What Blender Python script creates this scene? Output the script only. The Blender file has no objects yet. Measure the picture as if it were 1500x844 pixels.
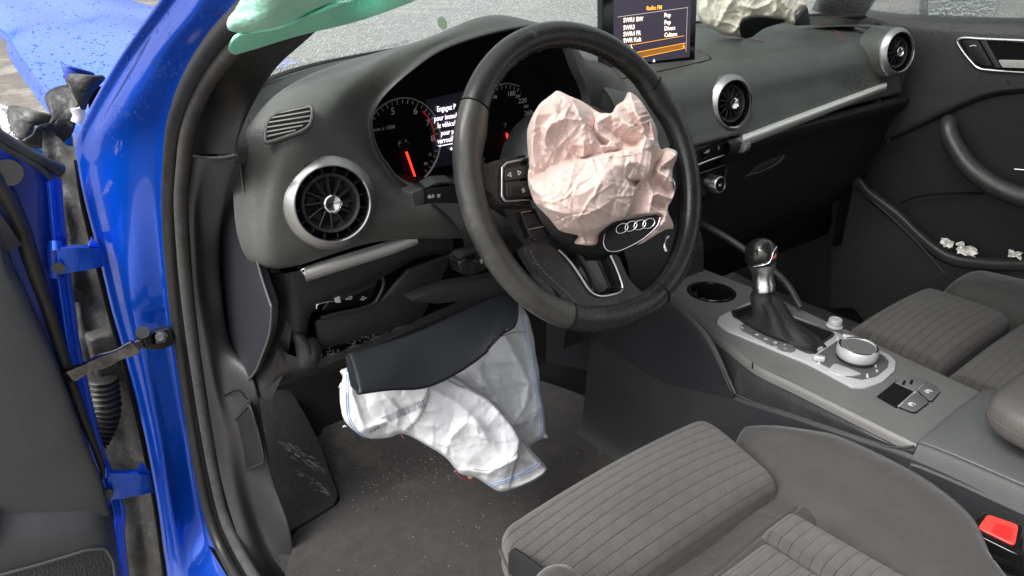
import bpy, bmesh, math, random
import numpy as np
from mathutils import Vector, Matrix, noise as mnoise
R_ = math.radians
rng = np.random.RandomState(7)
random.seed(7)
S = bpy.context.scene
COL = S.collection

# ------------------------------------------------------------------ camera
# car space in metres: +x to the passenger side, +y to the bonnet, z = 0 on the cabin floor
CAM = np.array([-0.9735, -0.6391, 0.8681])
HEAD, PITCH, ROLL, FPX = 0.6856, 0.4454, 0.0148, 1129.22
_f = np.array([math.sin(HEAD)*math.cos(PITCH), math.cos(HEAD)*math.cos(PITCH), -math.sin(PITCH)])
_r = np.array([math.cos(HEAD), -math.sin(HEAD), 0.0])
_u = np.cross(_r, _f)
AX = np.array([math.cos(ROLL)*_r+math.sin(ROLL)*_u, -math.sin(ROLL)*_r+math.cos(ROLL)*_u, _f])
cd = bpy.data.cameras.new("camera"); cam = bpy.data.objects.new("camera", cd); COL.objects.link(cam)
cam.matrix_world = Matrix([[AX[0][i], AX[1][i], -AX[2][i], CAM[i]] for i in range(3)]+[[0, 0, 0, 1]])
cd.sensor_width = 36; cd.lens = 36*FPX/1500; cd.clip_start = .02; cd.clip_end = 400
S.camera = cam

# ------------------------------------------------------------------ world, sun, exposure
SUN_EL, SUN_AZ = 50, 266          # degrees: elevation; heading the light comes from (clockwise from +y)
w = bpy.data.worlds.new("World"); S.world = w; w.use_nodes = True
nt = w.node_tree; bg = nt.nodes['Background']
sky = nt.nodes.new('ShaderNodeTexSky'); sky.sky_type = 'NISHITA'; sky.sun_disc = False
sky.sun_elevation = R_(SUN_EL); sky.sun_rotation = R_(SUN_AZ)
sky.air_density = 1.0; sky.dust_density = 6.0; sky.ozone_density = 1.0
hs = nt.nodes.new('ShaderNodeHueSaturation'); hs.inputs['Saturation'].default_value = .22
nt.links.new(sky.outputs[0], hs.inputs['Color']); nt.links.new(hs.outputs[0], bg.inputs['Color'])
bg.inputs['Strength'].default_value = .15
sd = bpy.data.lights.new("overcast_sun", 'SUN'); so = bpy.data.objects.new("overcast_sun", sd); COL.objects.link(so)
sd.energy = 1.05; sd.angle = R_(30); sd.color = (1.0, .985, .965)
az, el = R_(SUN_AZ), R_(SUN_EL)
so.rotation_euler = Vector((math.sin(az)*math.cos(el), math.cos(az)*math.cos(el), math.sin(el))).to_track_quat('Z', 'Y').to_euler()
S.view_settings.view_transform = 'Standard'; S.view_settings.look = 'None'
S.view_settings.exposure = 1.25; S.view_settings.gamma = 1; S.view_settings.use_curve_mapping = False
S.render.engine = 'CYCLES'

# ------------------------------------------------------------------ measuring: where a sight line meets a real plane of the car
def A(px, py, X=None, Y=None, Z=None, pl=None):
    d = np.array([(px-750)/FPX, -(py-422)/FPX, 1.0]) @ AX
    if pl is not None:
        o, n = pl; t = ((np.array(o)-CAM) @ n)/(d @ n)
    elif X is not None: t = (X-CAM[0])/d[0]
    elif Y is not None: t = (Y-CAM[1])/d[1]
    else: t = (Z-CAM[2])/d[2]
    return CAM+t*d
def LX(v, *p): return [A(a, b, X=v) for a, b in p]
def LY(v, *p): return [A(a, b, Y=v) for a, b in p]
def LZ(v, *p): return [A(a, b, Z=v) for a, b in p]
def nrm(v):
    v = np.array(v, float); return v/(np.linalg.norm(v)+1e-12)

# ------------------------------------------------------------------ materials
MATS = {}
def mat(name, col, rough=.5, metal=0., bump=None, coat=0., spec=.5, vary=0., vscale=6., emit=None, estr=1., trans=0., sheen=0., ior=1.5, dirt=None, sss=0.):
    """bump = list of (kind, scale, distance); vary = colour variation; dirt = (colour, scale, threshold, strength)"""
    m = bpy.data.materials.new(name); m.use_nodes = True; t = m.node_tree; b = t.nodes['Principled BSDF']
    b.inputs['Base Color'].default_value = (*col, 1); b.inputs['Roughness'].default_value = rough
    b.inputs['Metallic'].default_value = metal; b.inputs['Coat Weight'].default_value = coat
    b.inputs['Coat Roughness'].default_value = .06
    b.inputs['Specular IOR Level'].default_value = spec; b.inputs['IOR'].default_value = ior
    b.inputs['Transmission Weight'].default_value = trans; b.inputs['Sheen Weight'].default_value = sheen
    if sss: b.inputs['Subsurface Weight'].default_value = sss; b.inputs['Subsurface Scale'].default_value = .006; b.inputs['Subsurface Radius'].default_value = (1, .5, .4)
    if emit: b.inputs['Emission Color'].default_value = (*emit, 1); b.inputs['Emission Strength'].default_value = estr
    tc = t.nodes.new('ShaderNodeTexCoord')
    colsock = None
    if vary:
        n = t.nodes.new('ShaderNodeTexNoise'); n.inputs['Scale'].default_value = vscale; n.inputs['Detail'].default_value = 8
        n.inputs['Roughness'].default_value = .65
        t.links.new(tc.outputs['Object'], n.inputs['Vector'])
        r = t.nodes.new('ShaderNodeMapRange'); r.inputs['From Min'].default_value = .3; r.inputs['From Max'].default_value = .7
        r.inputs['To Min'].default_value = 1-vary; r.inputs['To Max'].default_value = 1+vary
        t.links.new(n.outputs['Fac'], r.inputs['Value'])
        x = t.nodes.new('ShaderNodeVectorMath'); x.operation = 'SCALE'; x.inputs[0].default_value = col
        t.links.new(r.outputs[0], x.inputs['Scale']); colsock = x.outputs[0]
        rr = t.nodes.new('ShaderNodeMapRange'); rr.inputs['From Min'].default_value = .3; rr.inputs['From Max'].default_value = .7
        rr.inputs['To Min'].default_value = max(0.02, rough*(1-vary*.6)); rr.inputs['To Max'].default_value = min(1, rough*(1+vary*.6))
        n2 = t.nodes.new('ShaderNodeTexNoise'); n2.inputs['Scale'].default_value = vscale*2.3; n2.inputs['Detail'].default_value = 6
        t.links.new(tc.outputs['Object'], n2.inputs['Vector']); t.links.new(n2.outputs['Fac'], rr.inputs['Value'])
        t.links.new(rr.outputs[0], b.inputs['Roughness'])
    if dirt:
        dc, ds, dth, dst = dirt
        n = t.nodes.new('ShaderNodeTexNoise'); n.inputs['Scale'].default_value = ds; n.inputs['Detail'].default_value = 10; n.inputs['Roughness'].default_value = .7
        t.links.new(tc.outputs['Object'], n.inputs['Vector'])
        r = t.nodes.new('ShaderNodeMapRange'); r.inputs['From Min'].default_value = dth; r.inputs['From Max'].default_value = dth+.1
        r.inputs['To Max'].default_value = dst; t.links.new(n.outputs['Fac'], r.inputs['Value'])
        mx = t.nodes.new('ShaderNodeMix'); mx.data_type = 'RGBA'; t.links.new(r.outputs[0], mx.inputs['Factor'])
        if colsock: t.links.new(colsock, mx.inputs['A'])
        else: mx.inputs['A'].default_value = (*col, 1)
        mx.inputs['B'].default_value = (*dc, 1); colsock = mx.outputs['Result']
    if colsock: t.links.new(colsock, b.inputs['Base Color'])
    last = None
    for kind, sc, dist in (bump or []):
        if kind == 'vor':
            n = t.nodes.new('ShaderNodeTexVoronoi'); n.inputs['Scale'].default_value = sc; o = n.outputs['Distance']
        elif kind == 'edge':
            n = t.nodes.new('ShaderNodeTexVoronoi'); n.feature = 'DISTANCE_TO_EDGE'; n.inputs['Scale'].default_value = sc; o = n.outputs['Distance']
        elif kind == 'wave':
            n = t.nodes.new('ShaderNodeTexWave'); n.inputs['Scale'].default_value = sc; o = n.outputs['Fac']
        else:
            n = t.nodes.new('ShaderNodeTexNoise'); n.inputs['Scale'].default_value = sc; n.inputs['Detail'].default_value = 6; o = n.outputs['Fac']
        t.links.new(tc.outputs['Object'], n.inputs['Vector'])
        bp = t.nodes.new('ShaderNodeBump'); bp.inputs['Distance'].default_value = dist; bp.inputs['Strength'].default_value = 1
        t.links.new(o, bp.inputs['Height'])
        if last: t.links.new(last, bp.inputs['Normal'])
        last = bp.outputs['Normal']
    if last:
        t.links.new(last, b.inputs['Normal'])
        if coat: pass
    MATS[name] = m
    return m

GRAIN = [('vor', 640, .00028), ('noise', 60, .0003)]
dash_m = mat('soft_touch_dash', (.070, .074, .069), .45, bump=GRAIN, vary=.14, vscale=16, dirt=((.12, .12, .115), 26, .58, .28))
dark_m = mat('dark_plastic', (.012, .0125, .014), .48, bump=[('vor', 800, .0002)], vary=.15, vscale=12, dirt=((.04, .04, .04), 9, .64, .2), spec=.4)
trim_m = mat('grey_grained_plastic', (.028, .028, .029), .5, bump=[('vor', 700, .0003)], vary=.15, vscale=10, dirt=((.09, .088, .085), 11, .62, .25))
black_m = mat('matte_black', (.004, .004, .0045), .75, vary=.2, spec=.15)
gloss_m = mat('gloss_black', (.006, .006, .007), .09, spec=.6)
rubber_m = mat('door_rubber', (.022, .022, .021), .42, bump=[('noise', 300, .0002)], vary=.25, vscale=30, dirt=((.10, .095, .085), 40, .66, .25))
fuzz_m = mat('flocked_seal', (.045, .044, .042), .85, bump=[('noise', 900, .0008)], vary=.3, vscale=60, dirt=((.20, .19, .18), 420, .62, .5))
chrome_m = mat('satin_silver', (.62, .62, .62), .28, metal=1, vary=.06, vscale=20)
bright_m = mat('bright_chrome', (.8, .8, .8), .1, metal=1)
alu_m = mat('brushed_aluminium', (.62, .62, .60), .30, metal=.35, bump=[('noise', 700, .0001)])
leather_m = mat('wheel_leather', (.015, .015, .0148), .27, bump=[('vor', 900, .00012), ('noise', 45, .0004)], vary=.25, vscale=22, dirt=((.085, .083, .078), 26, .60, .38))
perf_m = mat('perforated_leather', (.011, .011, .0115), .62, spec=.3, bump=[('vor', 420, -.0006)], vary=.2, vscale=22)
paint_m = mat('blue_metallic_paint', (.0, .080, .62), .30, metal=.5, coat=1, vary=.08, vscale=5, dirt=((.03, .10, .42), 26, .62, .35))
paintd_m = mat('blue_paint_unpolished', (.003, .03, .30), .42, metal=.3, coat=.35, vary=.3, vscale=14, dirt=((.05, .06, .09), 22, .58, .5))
carpet_m = mat('loop_carpet', (.0155, .0135, .012), .95, bump=[('noise', 500, .0022)], vary=.35, vscale=25, sheen=.15, dirt=((.055, .050, .042), 9, .56, .55))
cream_m = mat('cream_nylon', (.78, .74, .62), .75, bump=[('noise', 180, .0009), ('noise', 50, .0025)])
pink_m = mat('pink_nylon', (.61, .47, .425), .7, bump=[('noise', 900, .0001), ('noise', 220, .0003)], sheen=.1, vary=.05, vscale=12, sss=.25)
white_m = mat('white_nylon', (.54, .55, .57), .5, bump=[('noise', 130, .0008), ('noise', 40, .0022)], vary=.04, vscale=8, dirt=((.58, .57, .54), 8, .6, .35))
mint_m = mat('mint_curtain_cloth', (.36, .94, .72), .85, spec=.15, bump=[('noise', 60, .002)], vary=.08, vscale=8)
steel_m = mat('greasy_steel', (.20, .20, .21), .2, metal=1, vary=.7, vscale=45)
red_m = mat('red_button', (.75, .03, .03), .3, coat=.3)
print_m = mat('white_print', (.62, .62, .62), .6)
glow_m = mat('needle_red_glow', (.5, .01, .01), .5, emit=(1, .03, .015), estr=1.3)
scrw_m = mat('display_white_glow', (.6, .6, .65), .5, emit=(.95, .85, 1), estr=.8)
scro_m = mat('display_orange_glow', (.5, .2, .02), .5, emit=(1, .38, .04), estr=.9)
scrc_m = mat('display_cream_glow', (.5, .4, .35), .5, emit=(1, .82, .70), estr=.75)
scrd_m = mat('display_dim', (.02, .018, .025), .22, emit=(.065, .055, .085), estr=.3)

# ------------------------------------------------------------------ objects
def tag(o, label=None, cat=None, group=None, kind=None):
    if label: o['label'] = label
    if cat: o['category'] = cat
    if group: o['group'] = group
    if kind: o['kind'] = kind
    return o
def thing(name, label, cat, loc=(0, 0, 0), group=None):
    o = bpy.data.objects.new(name, None); COL.objects.link(o); o.location = [float(v) for v in loc]; o.empty_display_size = .05
    return tag(o, label, cat, group)
def adopt(o, parent):
    if parent is not None:
        o.parent = parent
        p = parent; m = Matrix.Identity(4)
        chain = []
        while p: chain.append(p); p = p.parent
        for q in reversed(chain): m = m @ q.matrix_parent_inverse @ Matrix.LocRotScale(q.location, q.rotation_euler, q.scale)
        o.matrix_parent_inverse = m.inverted()
    return o
def link(name, me, m, parent=None, smooth=35, kind=None, label=None):
    if m is not None:
        for k in (m if isinstance(m, (list, tuple)) else [m]): me.materials.append(k)
    if smooth:
        me.polygons.foreach_set('use_smooth', [True]*len(me.polygons))
        if smooth < 180: me.set_sharp_from_angle(angle=R_(smooth))
    o = bpy.data.objects.new(name, me); COL.objects.link(o); adopt(o, parent)
    if kind: o['kind'] = kind
    if label: o['label'] = label
    return o
def from_py(name, V, F, m, parent=None, **k):
    me = bpy.data.meshes.new(name); me.from_pydata([tuple(map(float, v)) for v in V], [], F); me.update()
    return link(name, me, m, parent, **k)
def bevel(o, w, seg=3, ang=30):
    b = o.modifiers.new('b', 'BEVEL'); b.width = w; b.segments = seg; b.limit_method = 'ANGLE'; b.angle_limit = R_(ang)
    return o
def solid(o, t, off=-1):
    s = o.modifiers.new('s', 'SOLIDIFY'); s.thickness = t; s.offset = off; return o
def subd(o, n=1):
    s = o.modifiers.new('u', 'SUBSURF'); s.levels = n; s.render_levels = n; return o

def cr(P, n, closed=False):
    """Catmull-Rom resample of control points P (k, ...) to n samples"""
    P = np.asarray(P, float); k = len(P)
    if closed:
        t = np.linspace(0, k, n, endpoint=False); idx = lambda i: P[np.mod(i, k)]
    else:
        Q = np.concatenate([[2*P[0]-P[1]], P, [2*P[-1]-P[-2]]]) if k > 1 else P
        t = np.linspace(0, k-1-1e-9, n); idx = lambda i: Q[np.clip(i+1, 0, k+1)]
    i = np.floor(t).astype(int); f = (t-i).reshape((-1,)+(1,)*(P.ndim-1))
    a, b, c, d = idx(i-1), idx(i), idx(i+1), idx(i+2)
    return .5*((2*b)+(-a+c)*f+(2*a-5*b+4*c-d)*f*f+(-a+3*b-3*c+d)*f**3)
def grid(ctrl, nu, nv, cu=False, cv=False):
    G = cr(np.asarray(ctrl, float), nu, cu)
    return np.swapaxes(cr(np.swapaxes(G, 0, 1), nv, cv), 0, 1)
def gnormals(G):
    du = np.gradient(G, axis=0); dv = np.gradient(G, axis=1); n = np.cross(du, dv)
    return n/(np.linalg.norm(n, axis=2, keepdims=True)+1e-12)
def gmesh(name, G, m, parent=None, cu=False, cv=False, holes=(), smooth=180, uvu=None, **k):
    nu, nv = G.shape[:2]; V = G.reshape(-1, 3)
    I, J = np.meshgrid(np.arange(nu if cu else nu-1), np.arange(nv if cv else nv-1), indexing='ij')
    I, J = I.ravel(), J.ravel(); I2, J2 = (I+1) % nu, (J+1) % nv
    F = np.stack([I*nv+J, I2*nv+J, I2*nv+J2, I*nv+J2], 1)
    for c, ax, r in holes:
        d = V-np.array(c); h = d @ nrm(ax); rad = np.linalg.norm(d-h[:, None]*nrm(ax), axis=1)
        bad = (rad < r) & (abs(h) < .06); F = F[~bad[F].any(1)]
    me = bpy.data.meshes.new(name); me.from_pydata(V.tolist(), [], F.tolist()); me.update()
    uv = me.uv_layers.new(name='UVMap')
    lu = np.concatenate([[0], np.cumsum(np.linalg.norm(np.diff(G, axis=0), axis=2).mean(1))])
    lv = np.concatenate([[0], np.cumsum(np.linalg.norm(np.diff(G, axis=1), axis=2).mean(0))])
    if uvu is not None: lu = np.asarray(uvu)
    UV = np.stack(np.meshgrid(lu, lv, indexing='ij'), 2).reshape(-1, 2)
    li = np.zeros(len(me.loops), int); me.loops.foreach_get('vertex_index', li)
    uv.data.foreach_set('uv', UV[li].ravel())
    return link(name, me, m, parent, smooth=smooth, **k)
def patch(name, ctrl, m, nu=40, nv=40, parent=None, disp=None, **k):
    cu, cv = k.get('cu', False), k.get('cv', False)
    G = grid(ctrl, nu, nv, cu, cv)
    if disp is not None:
        U, W = np.meshgrid(np.linspace(0, 1, nu), np.linspace(0, 1, nv), indexing='ij')
        G = G+gnormals(G)*disp(U, W)[..., None]
    return gmesh(name, G, m, parent, **k)
def frames(P, closed=False):
    P = np.asarray(P, float); T = np.roll(P, -1, 0)-np.roll(P, 1, 0)
    if not closed: T[0] = P[1]-P[0]; T[-1] = P[-1]-P[-2]
    T /= np.linalg.norm(T, axis=1, keepdims=True)+1e-12
    up = np.array([0, 0, 1.]) if abs(T[0][2]) < .9 else np.array([1., 0, 0])
    N = []
    n = nrm(np.cross(T[0], up))
    for t in T:
        n = nrm(n-t*(n @ t)); N.append(n)
    return P, T, np.array(N), np.cross(T, np.array(N))
def tube(name, P, r, m, parent=None, n=10, closed=False, res=None, prof=None, **k):
    """sweep; r number or per-point list; prof = cross-section (k,2) multiplier"""
    P = np.asarray(P, float)
    rr = np.full(len(P), r, float) if np.isscalar(r) else np.asarray(r, float)
    if res: PR = cr(np.concatenate([P, rr[:, None]], 1), res, closed); P, rr = PR[:, :3], PR[:, 3]
    P, T, N, B = frames(P, closed)
    if prof is None:
        a = np.linspace(0, 2*np.pi, n, endpoint=False); prof = np.stack([np.cos(a), np.sin(a)], 1)
    prof = np.asarray(prof)
    G = P[:, None]+rr[:, None, None]*(prof[None, :, :1]*N[:, None]+prof[None, :, 1:]*B[:, None])
    q = len(prof); V = G.reshape(-1, 3).tolist(); F = []
    L = len(P)
    for i in range(L if closed else L-1):
        for j in range(q):
            i2, j2 = (i+1) % L, (j+1) % q
            F.append((i*q+j, i*q+j2, i2*q+j2, i2*q+j))
    if not closed: F.append(tuple(range(q))[::-1]); F.append(tuple((L-1)*q+j for j in range(q)))
    k.setdefault('smooth', 50)
    return from_py(name, V, F, m, parent, **k)
def basis(n, up=(0, 0, 1)):
    n = nrm(n); u = nrm(np.cross(up, n)); v = np.cross(n, u); return u, v, n
def lathe(name, c, ax, prof, m, parent=None, seg=48, up=(0, 0, 1), a0=0, a1=2*math.pi, **k):
    """prof list of (radius, height along ax)"""
    u, v, n = basis(ax, up) if abs(nrm(ax) @ nrm(up)) < .98 else basis(ax, (0, 1, 0))
    full = abs(a1-a0-2*math.pi) < 1e-6
    aa = np.linspace(a0, a1, seg, endpoint=not full); V = []; F = []
    for a in aa:
        for r, h in prof: V.append(np.array(c)+r*(math.cos(a)*u+math.sin(a)*v)+h*n)
    q = len(prof)
    for i in range(len(aa) if full else len(aa)-1):
        for j in range(q-1):
            i2 = (i+1) % len(aa); F.append((i*q+j, i2*q+j, i2*q+j+1, i*q+j+1))
    k.setdefault('smooth', 40)
    o = from_py(name, V, F, m, parent, **k)
    bm = bmesh.new(); bm.from_mesh(o.data); bmesh.ops.remove_doubles(bm, verts=bm.verts, dist=1e-6); bm.to_mesh(o.data); bm.free()
    return o
def prism(name, pts, vec, m, parent=None, bw=.001, seg=3, smooth=35, **k):
    """closed outline pts extruded by vec, edges rounded by bw"""
    pts = [np.array(p, float) for p in pts]; n = len(pts); vec = np.array(vec, float)
    V = pts+[p+vec for p in pts]
    F = [tuple(range(n)), tuple(range(2*n-1, n-1, -1))]+[(i, i+n, (i+1) % n+n, (i+1) % n) for i in range(n)]
    me = bpy.data.meshes.new(name); me.from_pydata([tuple(v) for v in V], [], F)
    bm = bmesh.new(); bm.from_mesh(me); bmesh.ops.recalc_face_normals(bm, faces=bm.faces)
    if bw: bmesh.ops.bevel(bm, geom=list(bm.edges), offset=bw, segments=seg, profile=.5, affect='EDGES', clamp_overlap=True)
    bm.to_mesh(me); bm.free(); me.update()
    return link(name, me, m, parent, smooth=smooth, **k)
def rnd(pts, r=.3, n=4):
    """round the corners of a closed outline: r = fraction of the shorter neighbouring edge"""
    P = [np.array(p, float) for p in pts]; out = []; k = len(P)
    for i in range(k):
        a, b, c = P[i-1], P[i], P[(i+1) % k]; L = min(np.linalg.norm(a-b), np.linalg.norm(c-b))*r
        s, e = b+nrm(a-b)*L, b+nrm(c-b)*L
        for t in np.linspace(0, 1, n): out.append((1-t)**2*s+2*t*(1-t)*b+t*t*e)
    return out
def box(name, c, s, m, parent=None, bw=.001, ax=None, **k):
    ax = np.eye(3) if ax is None else np.array(ax); c = np.array(c, float); h = np.array(s)/2
    p = [c+ax[0]*a*h[0]+ax[1]*b*h[1]-ax[2]*h[2] for a, b in ((-1, -1), (1, -1), (1, 1), (-1, 1))]
    return prism(name, p, ax[2]*h[2]*2, m, parent, bw, **k)
def text(name, s, o, right, up, size, m, parent=None, align='LEFT', depth=.0002, kind=None, bold=0., xs=1.):
    cu = bpy.data.curves.new(name, 'FONT'); cu.body = s; cu.size = size; cu.align_x = align; cu.extrude = depth; cu.offset = bold
    cu.resolution_u = 2
    t = bpy.data.objects.new(name, cu); COL.objects.link(t)
    bpy.context.view_layer.update()
    me = bpy.data.meshes.new_from_object(t.evaluated_get(bpy.context.evaluated_depsgraph_get()))
    bpy.data.objects.remove(t)
    r, u = nrm(right), np.array(up, float); u = nrm(u-r*(u @ r)); n = np.cross(r, u)
    me.transform(Matrix([[r[i]*xs, u[i], n[i], o[i]] for i in range(3)]+[[0, 0, 0, 1]]))
    me.name = name
    return link(name, me, m, parent, smooth=0, kind=kind)

# crumpled-cloth relaxation: cloth with more length than the form it lies on buckles into folds
def relax(T, excess=1.1, iters=150, hold=.03, seed=1, amp=.004, stiff=.25, inside=.004, pin=None, closed_v=False, outw=None):
    rs = np.random.RandomState(seed); N = gnormals(T)
    h = rs.randn(*T.shape[:2])
    for _ in range(4): h = (h+np.roll(h, 1, 0)+np.roll(h, -1, 0)+np.roll(h, 1, 1)+np.roll(h, -1, 1))/5
    h /= h.std()
    P = T+N*(h*amp)[..., None]
    def rest(di, dj):
        a = T[:T.shape[0]-di, max(0, -dj):T.shape[1]-max(0, dj)]; b = T[di:, max(0, dj):T.shape[1]+min(0, dj)]
        return np.linalg.norm(b-a, axis=2)
    spec = [(1, 0, excess, .5), (0, 1, excess, .5), (1, 1, excess, .35), (1, -1, excess, .35), (2, 0, excess*1.0, stiff), (0, 2, excess*1.0, stiff), (4, 0, excess*.985, stiff*.5), (0, 4, excess*.985, stiff*.5)]
    rests = [rest(a, b)*e for a, b, e, _ in spec]
    for it in range(iters):
        for (di, dj, e, kk), r in zip(spec, rests):
            acc = np.zeros_like(P)
            sa = (slice(0, P.shape[0]-di), slice(max(0, -dj), P.shape[1]-max(0, dj)))
            sb = (slice(di, None), slice(max(0, dj), P.shape[1]+min(0, dj)))
            d = P[sb]-P[sa]; L = np.linalg.norm(d, axis=2)+1e-9
            c = d*((L-r)/L*kk*.5)[..., None]
            if e*1 and di+dj >= 2 and (di == 0 or dj == 0): c = np.where((L < r)[..., None], c, 0)
            acc[sa] += c; acc[sb] -= c; P = P+acc
        D = T-P; P = P+D*hold
        s = ((P-T)*N).sum(2); P = P+N*(np.maximum(-inside-s, 0))[..., None]
        if pin is not None: P = P*(1-pin[..., None])+T*pin[..., None]
    return P
def seg_d(X, Y, a, b):
    a, b = np.array(a, float), np.array(b, float); ab = b-a; t = np.clip(((X-a[0])*ab[0]+(Y-a[1])*ab[1])/(ab @ ab), 0, 1)
    dx, dy = X-a[0]-t*ab[0], Y-a[1]-t*ab[1]; s = np.sign((X-a[0])*ab[1]-(Y-a[1])*ab[0])
    return np.hypot(dx, dy), t, s
def folds(X, Y, L):
    """sum of sharp-crested folds; L = [(polyline, height, width_left, width_right)]"""
    H = np.zeros_like(X)
    for pl, h, w1, w2 in L:
        best = np.full_like(X, 1e9); val = np.zeros_like(X); K = len(pl)-1
        for i in range(K):
            d, t, s = seg_d(X, Y, pl[i], pl[i+1]); g = (i+t)/K
            wdt = np.where(s > 0, w1, w2); q = np.exp(-np.sqrt((d/wdt)**2+.02)*1.3)*(h*(.35+.65*np.sin(np.pi*np.clip(g*.8+.1, 0, 1))))
            upd = d < best; val = np.where(upd, q, val); best = np.minimum(best, d)
        H += val
    return H
from mathutils.bvhtree import BVHTree
def bvh(o):
    bm = bmesh.new(); bm.from_mesh(o.data); t = BVHTree.FromBMesh(bm); bm.free(); return t
def hit(T, px, py, off=.0005):
    d = A(px, py, Y=3)-CAM; d = nrm(d)
    h = T.ray_cast(Vector(CAM), Vector(d))
    if h[0] is None: return None, None
    n = np.array(h[1]); n = n if n @ d < 0 else -n
    return np.array(h[0])+n*off, n

def random_creases(X, Y, outline, hubs, count, w0, w1, L0, L1, h0, h1, seed):
    """many short curved creases that run loosely towards the gathered knots of the cloth"""
    rs_ = np.random.RandomState(seed); H = np.zeros_like(X); O = np.array(outline); lo, hi = O.min(0), O.max(0)
    for _ in range(count):
        s = lo+(hi-lo)*rs_.rand(2); hb = np.array(hubs[rs_.randint(len(hubs))][:2]); d = hb-s; a = math.atan2(d[1], d[0])+rs_.randn()*.75
        L = rs_.uniform(L0, L1); b = a+rs_.randn()*.5; pl = [s, s+L*.5*np.array([math.cos(a), math.sin(a)])]; pl.append(pl[1]+L*.5*np.array([math.cos(b), math.sin(b)]))
        w_ = rs_.uniform(w0, w1); wa, wb_ = (w_, w_*rs_.uniform(1.2, 3)); 
        if rs_.rand() < .5: wa, wb_ = wb_, wa
        H += folds(X, Y, [([tuple(p) for p in pl], rs_.uniform(h0, h1)*(1 if rs_.rand() < .62 else -1), wa, wb_)])
    return H
def facet_field(X, Y, lines, step=7, smooth=2):
    """height field through folded-cloth ridge and valley lines [(x, y, mm), ...], flat facets between them"""
    from mathutils.geometry import delaunay_2d_cdt
    P = []
    for L in lines:
        L = np.array(L, float)
        if len(L) == 1: P.append(L[0]); continue
        C = cr(L, 60) if len(L) > 2 else np.linspace(L[0], L[1], 30); D = np.concatenate([[0], np.cumsum(np.hypot(*np.diff(C[:, :2], axis=0).T))])
        for s in np.arange(0, D[-1]+.01, step): P.append([np.interp(s, D, C[:, k]) for k in range(3)])
    P = np.array(P); vo, eo, fo, ov, oe, of = delaunay_2d_cdt([Vector(p[:2]) for p in P], [], [], 0, .4)
    h = np.array([np.mean([P[i][2] for i in o]) if len(o) else 0 for o in ov]); V = np.array([tuple(v) for v in vo]); H = np.zeros_like(X); W_ = np.zeros_like(X)
    xf, yf = X.ravel(), Y.ravel(); Hf = H.ravel(); done = np.zeros(len(xf), bool)
    for f in fo:
        a, b, c = V[f[0]], V[f[1]], V[f[2]]; mn, mx_ = np.minimum(np.minimum(a, b), c)-.01, np.maximum(np.maximum(a, b), c)+.01
        ix = np.where(~done & (xf >= mn[0]) & (xf <= mx_[0]) & (yf >= mn[1]) & (yf <= mx_[1]))[0]
        if len(ix) == 0: continue
        dt = (b[0]-a[0])*(c[1]-a[1])-(c[0]-a[0])*(b[1]-a[1])
        if abs(dt) < 1e-9: continue
        u = ((xf[ix]-a[0])*(c[1]-a[1])-(c[0]-a[0])*(yf[ix]-a[1]))/dt; v = ((b[0]-a[0])*(yf[ix]-a[1])-(xf[ix]-a[0])*(b[1]-a[1]))/dt
        k = (u >= -1e-4) & (v >= -1e-4) & (u+v <= 1.0001); j = ix[k]; Hf[j] = h[f[0]]*(1-u[k]-v[k])+h[f[1]]*u[k]+h[f[2]]*v[k]; done[j] = True
    H = Hf.reshape(X.shape)
    for _ in range(smooth): H[1:-1, 1:-1] = H[1:-1, 1:-1]*.4+.15*(H[2:, 1:-1]+H[:-2, 1:-1]+H[1:-1, 2:]+H[1:-1, :-2])
    return H*.001
# ================================================================== the place outside
GZ = -.32
wet_m = mat('wet_asphalt', (.10, .085, .065), .25, bump=[('noise', 30, .01)], vary=.6, vscale=1.2, dirt=((.30, .27, .22), 1.3, .5, .8))
g = from_py('wet_ground', [(-120, -120, GZ), (120, -120, GZ), (120, 120, GZ), (-120, 120, GZ)], [(0, 1, 2, 3)], wet_m, kind='structure')

# ================================================================== car body, driver side
body = thing('blue_car', 'blue car body with driver door opening, rubber seals and black pillar trims', 'car', (-.8, .3, -.1))
sealO = [(392, -40), (368, 5), (316, 62), (279, 122), (257, 185), (250, 250), (248, 300), (250, 360), (255, 420), (261, 480), (270, 545), (281, 620), (293, 690), (306, 750), (323, 800), (350, 850), (385, 905)]
sealI = [(412, -40), (386, 30), (340, 72), (300, 125), (277, 185), (268, 250), (265, 300), (268, 360), (273, 420), (281, 490), (291, 560), (302, 630), (315, 700), (330, 760), (350, 805), (376, 850), (408, 905)]
jl = [(262, -40, .0), (235, 0, .06), (165, 100, .22), (113, 200, .345), (114, 245, .37), (125, 300, .37), (143, 370, .37), (162, 450, .375), (182, 520, .38), (203, 600, .385), (220, 680, .39), (234, 760, .395), (246, 850, .40), (254, 905, .4)]
jr = [(385, -40), (340, 30), (300, 80), (268, 140), (252, 190), (246, 250), (244, 310), (247, 380), (253, 450), (262, 530), (276, 620), (292, 720), (316, 800), (370, 905)]
rows = []
for (a, b, Y), (c, d) in zip(jl, jr):
    p = A(a, b, Y=Y); q = A(c, d, X=-.752)
    out = p+np.array([.012, .03, 0])
    e1 = p*.93+q*.07+np.array([.004, -.010, .0]); e2 = p*.72+q*.28+np.array([.0, -.012, 0]); e3 = p*.4+q*.6+np.array([-.006, -.002, 0]); e4 = p*.12+q*.88+np.array([-.001, .004, 0])
    rows.append([out, p, e1, e2, e3, e4, q, q+np.array([.004, .03, 0])])
patch('door_frame', rows, paint_m, 120, 70, body)
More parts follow.
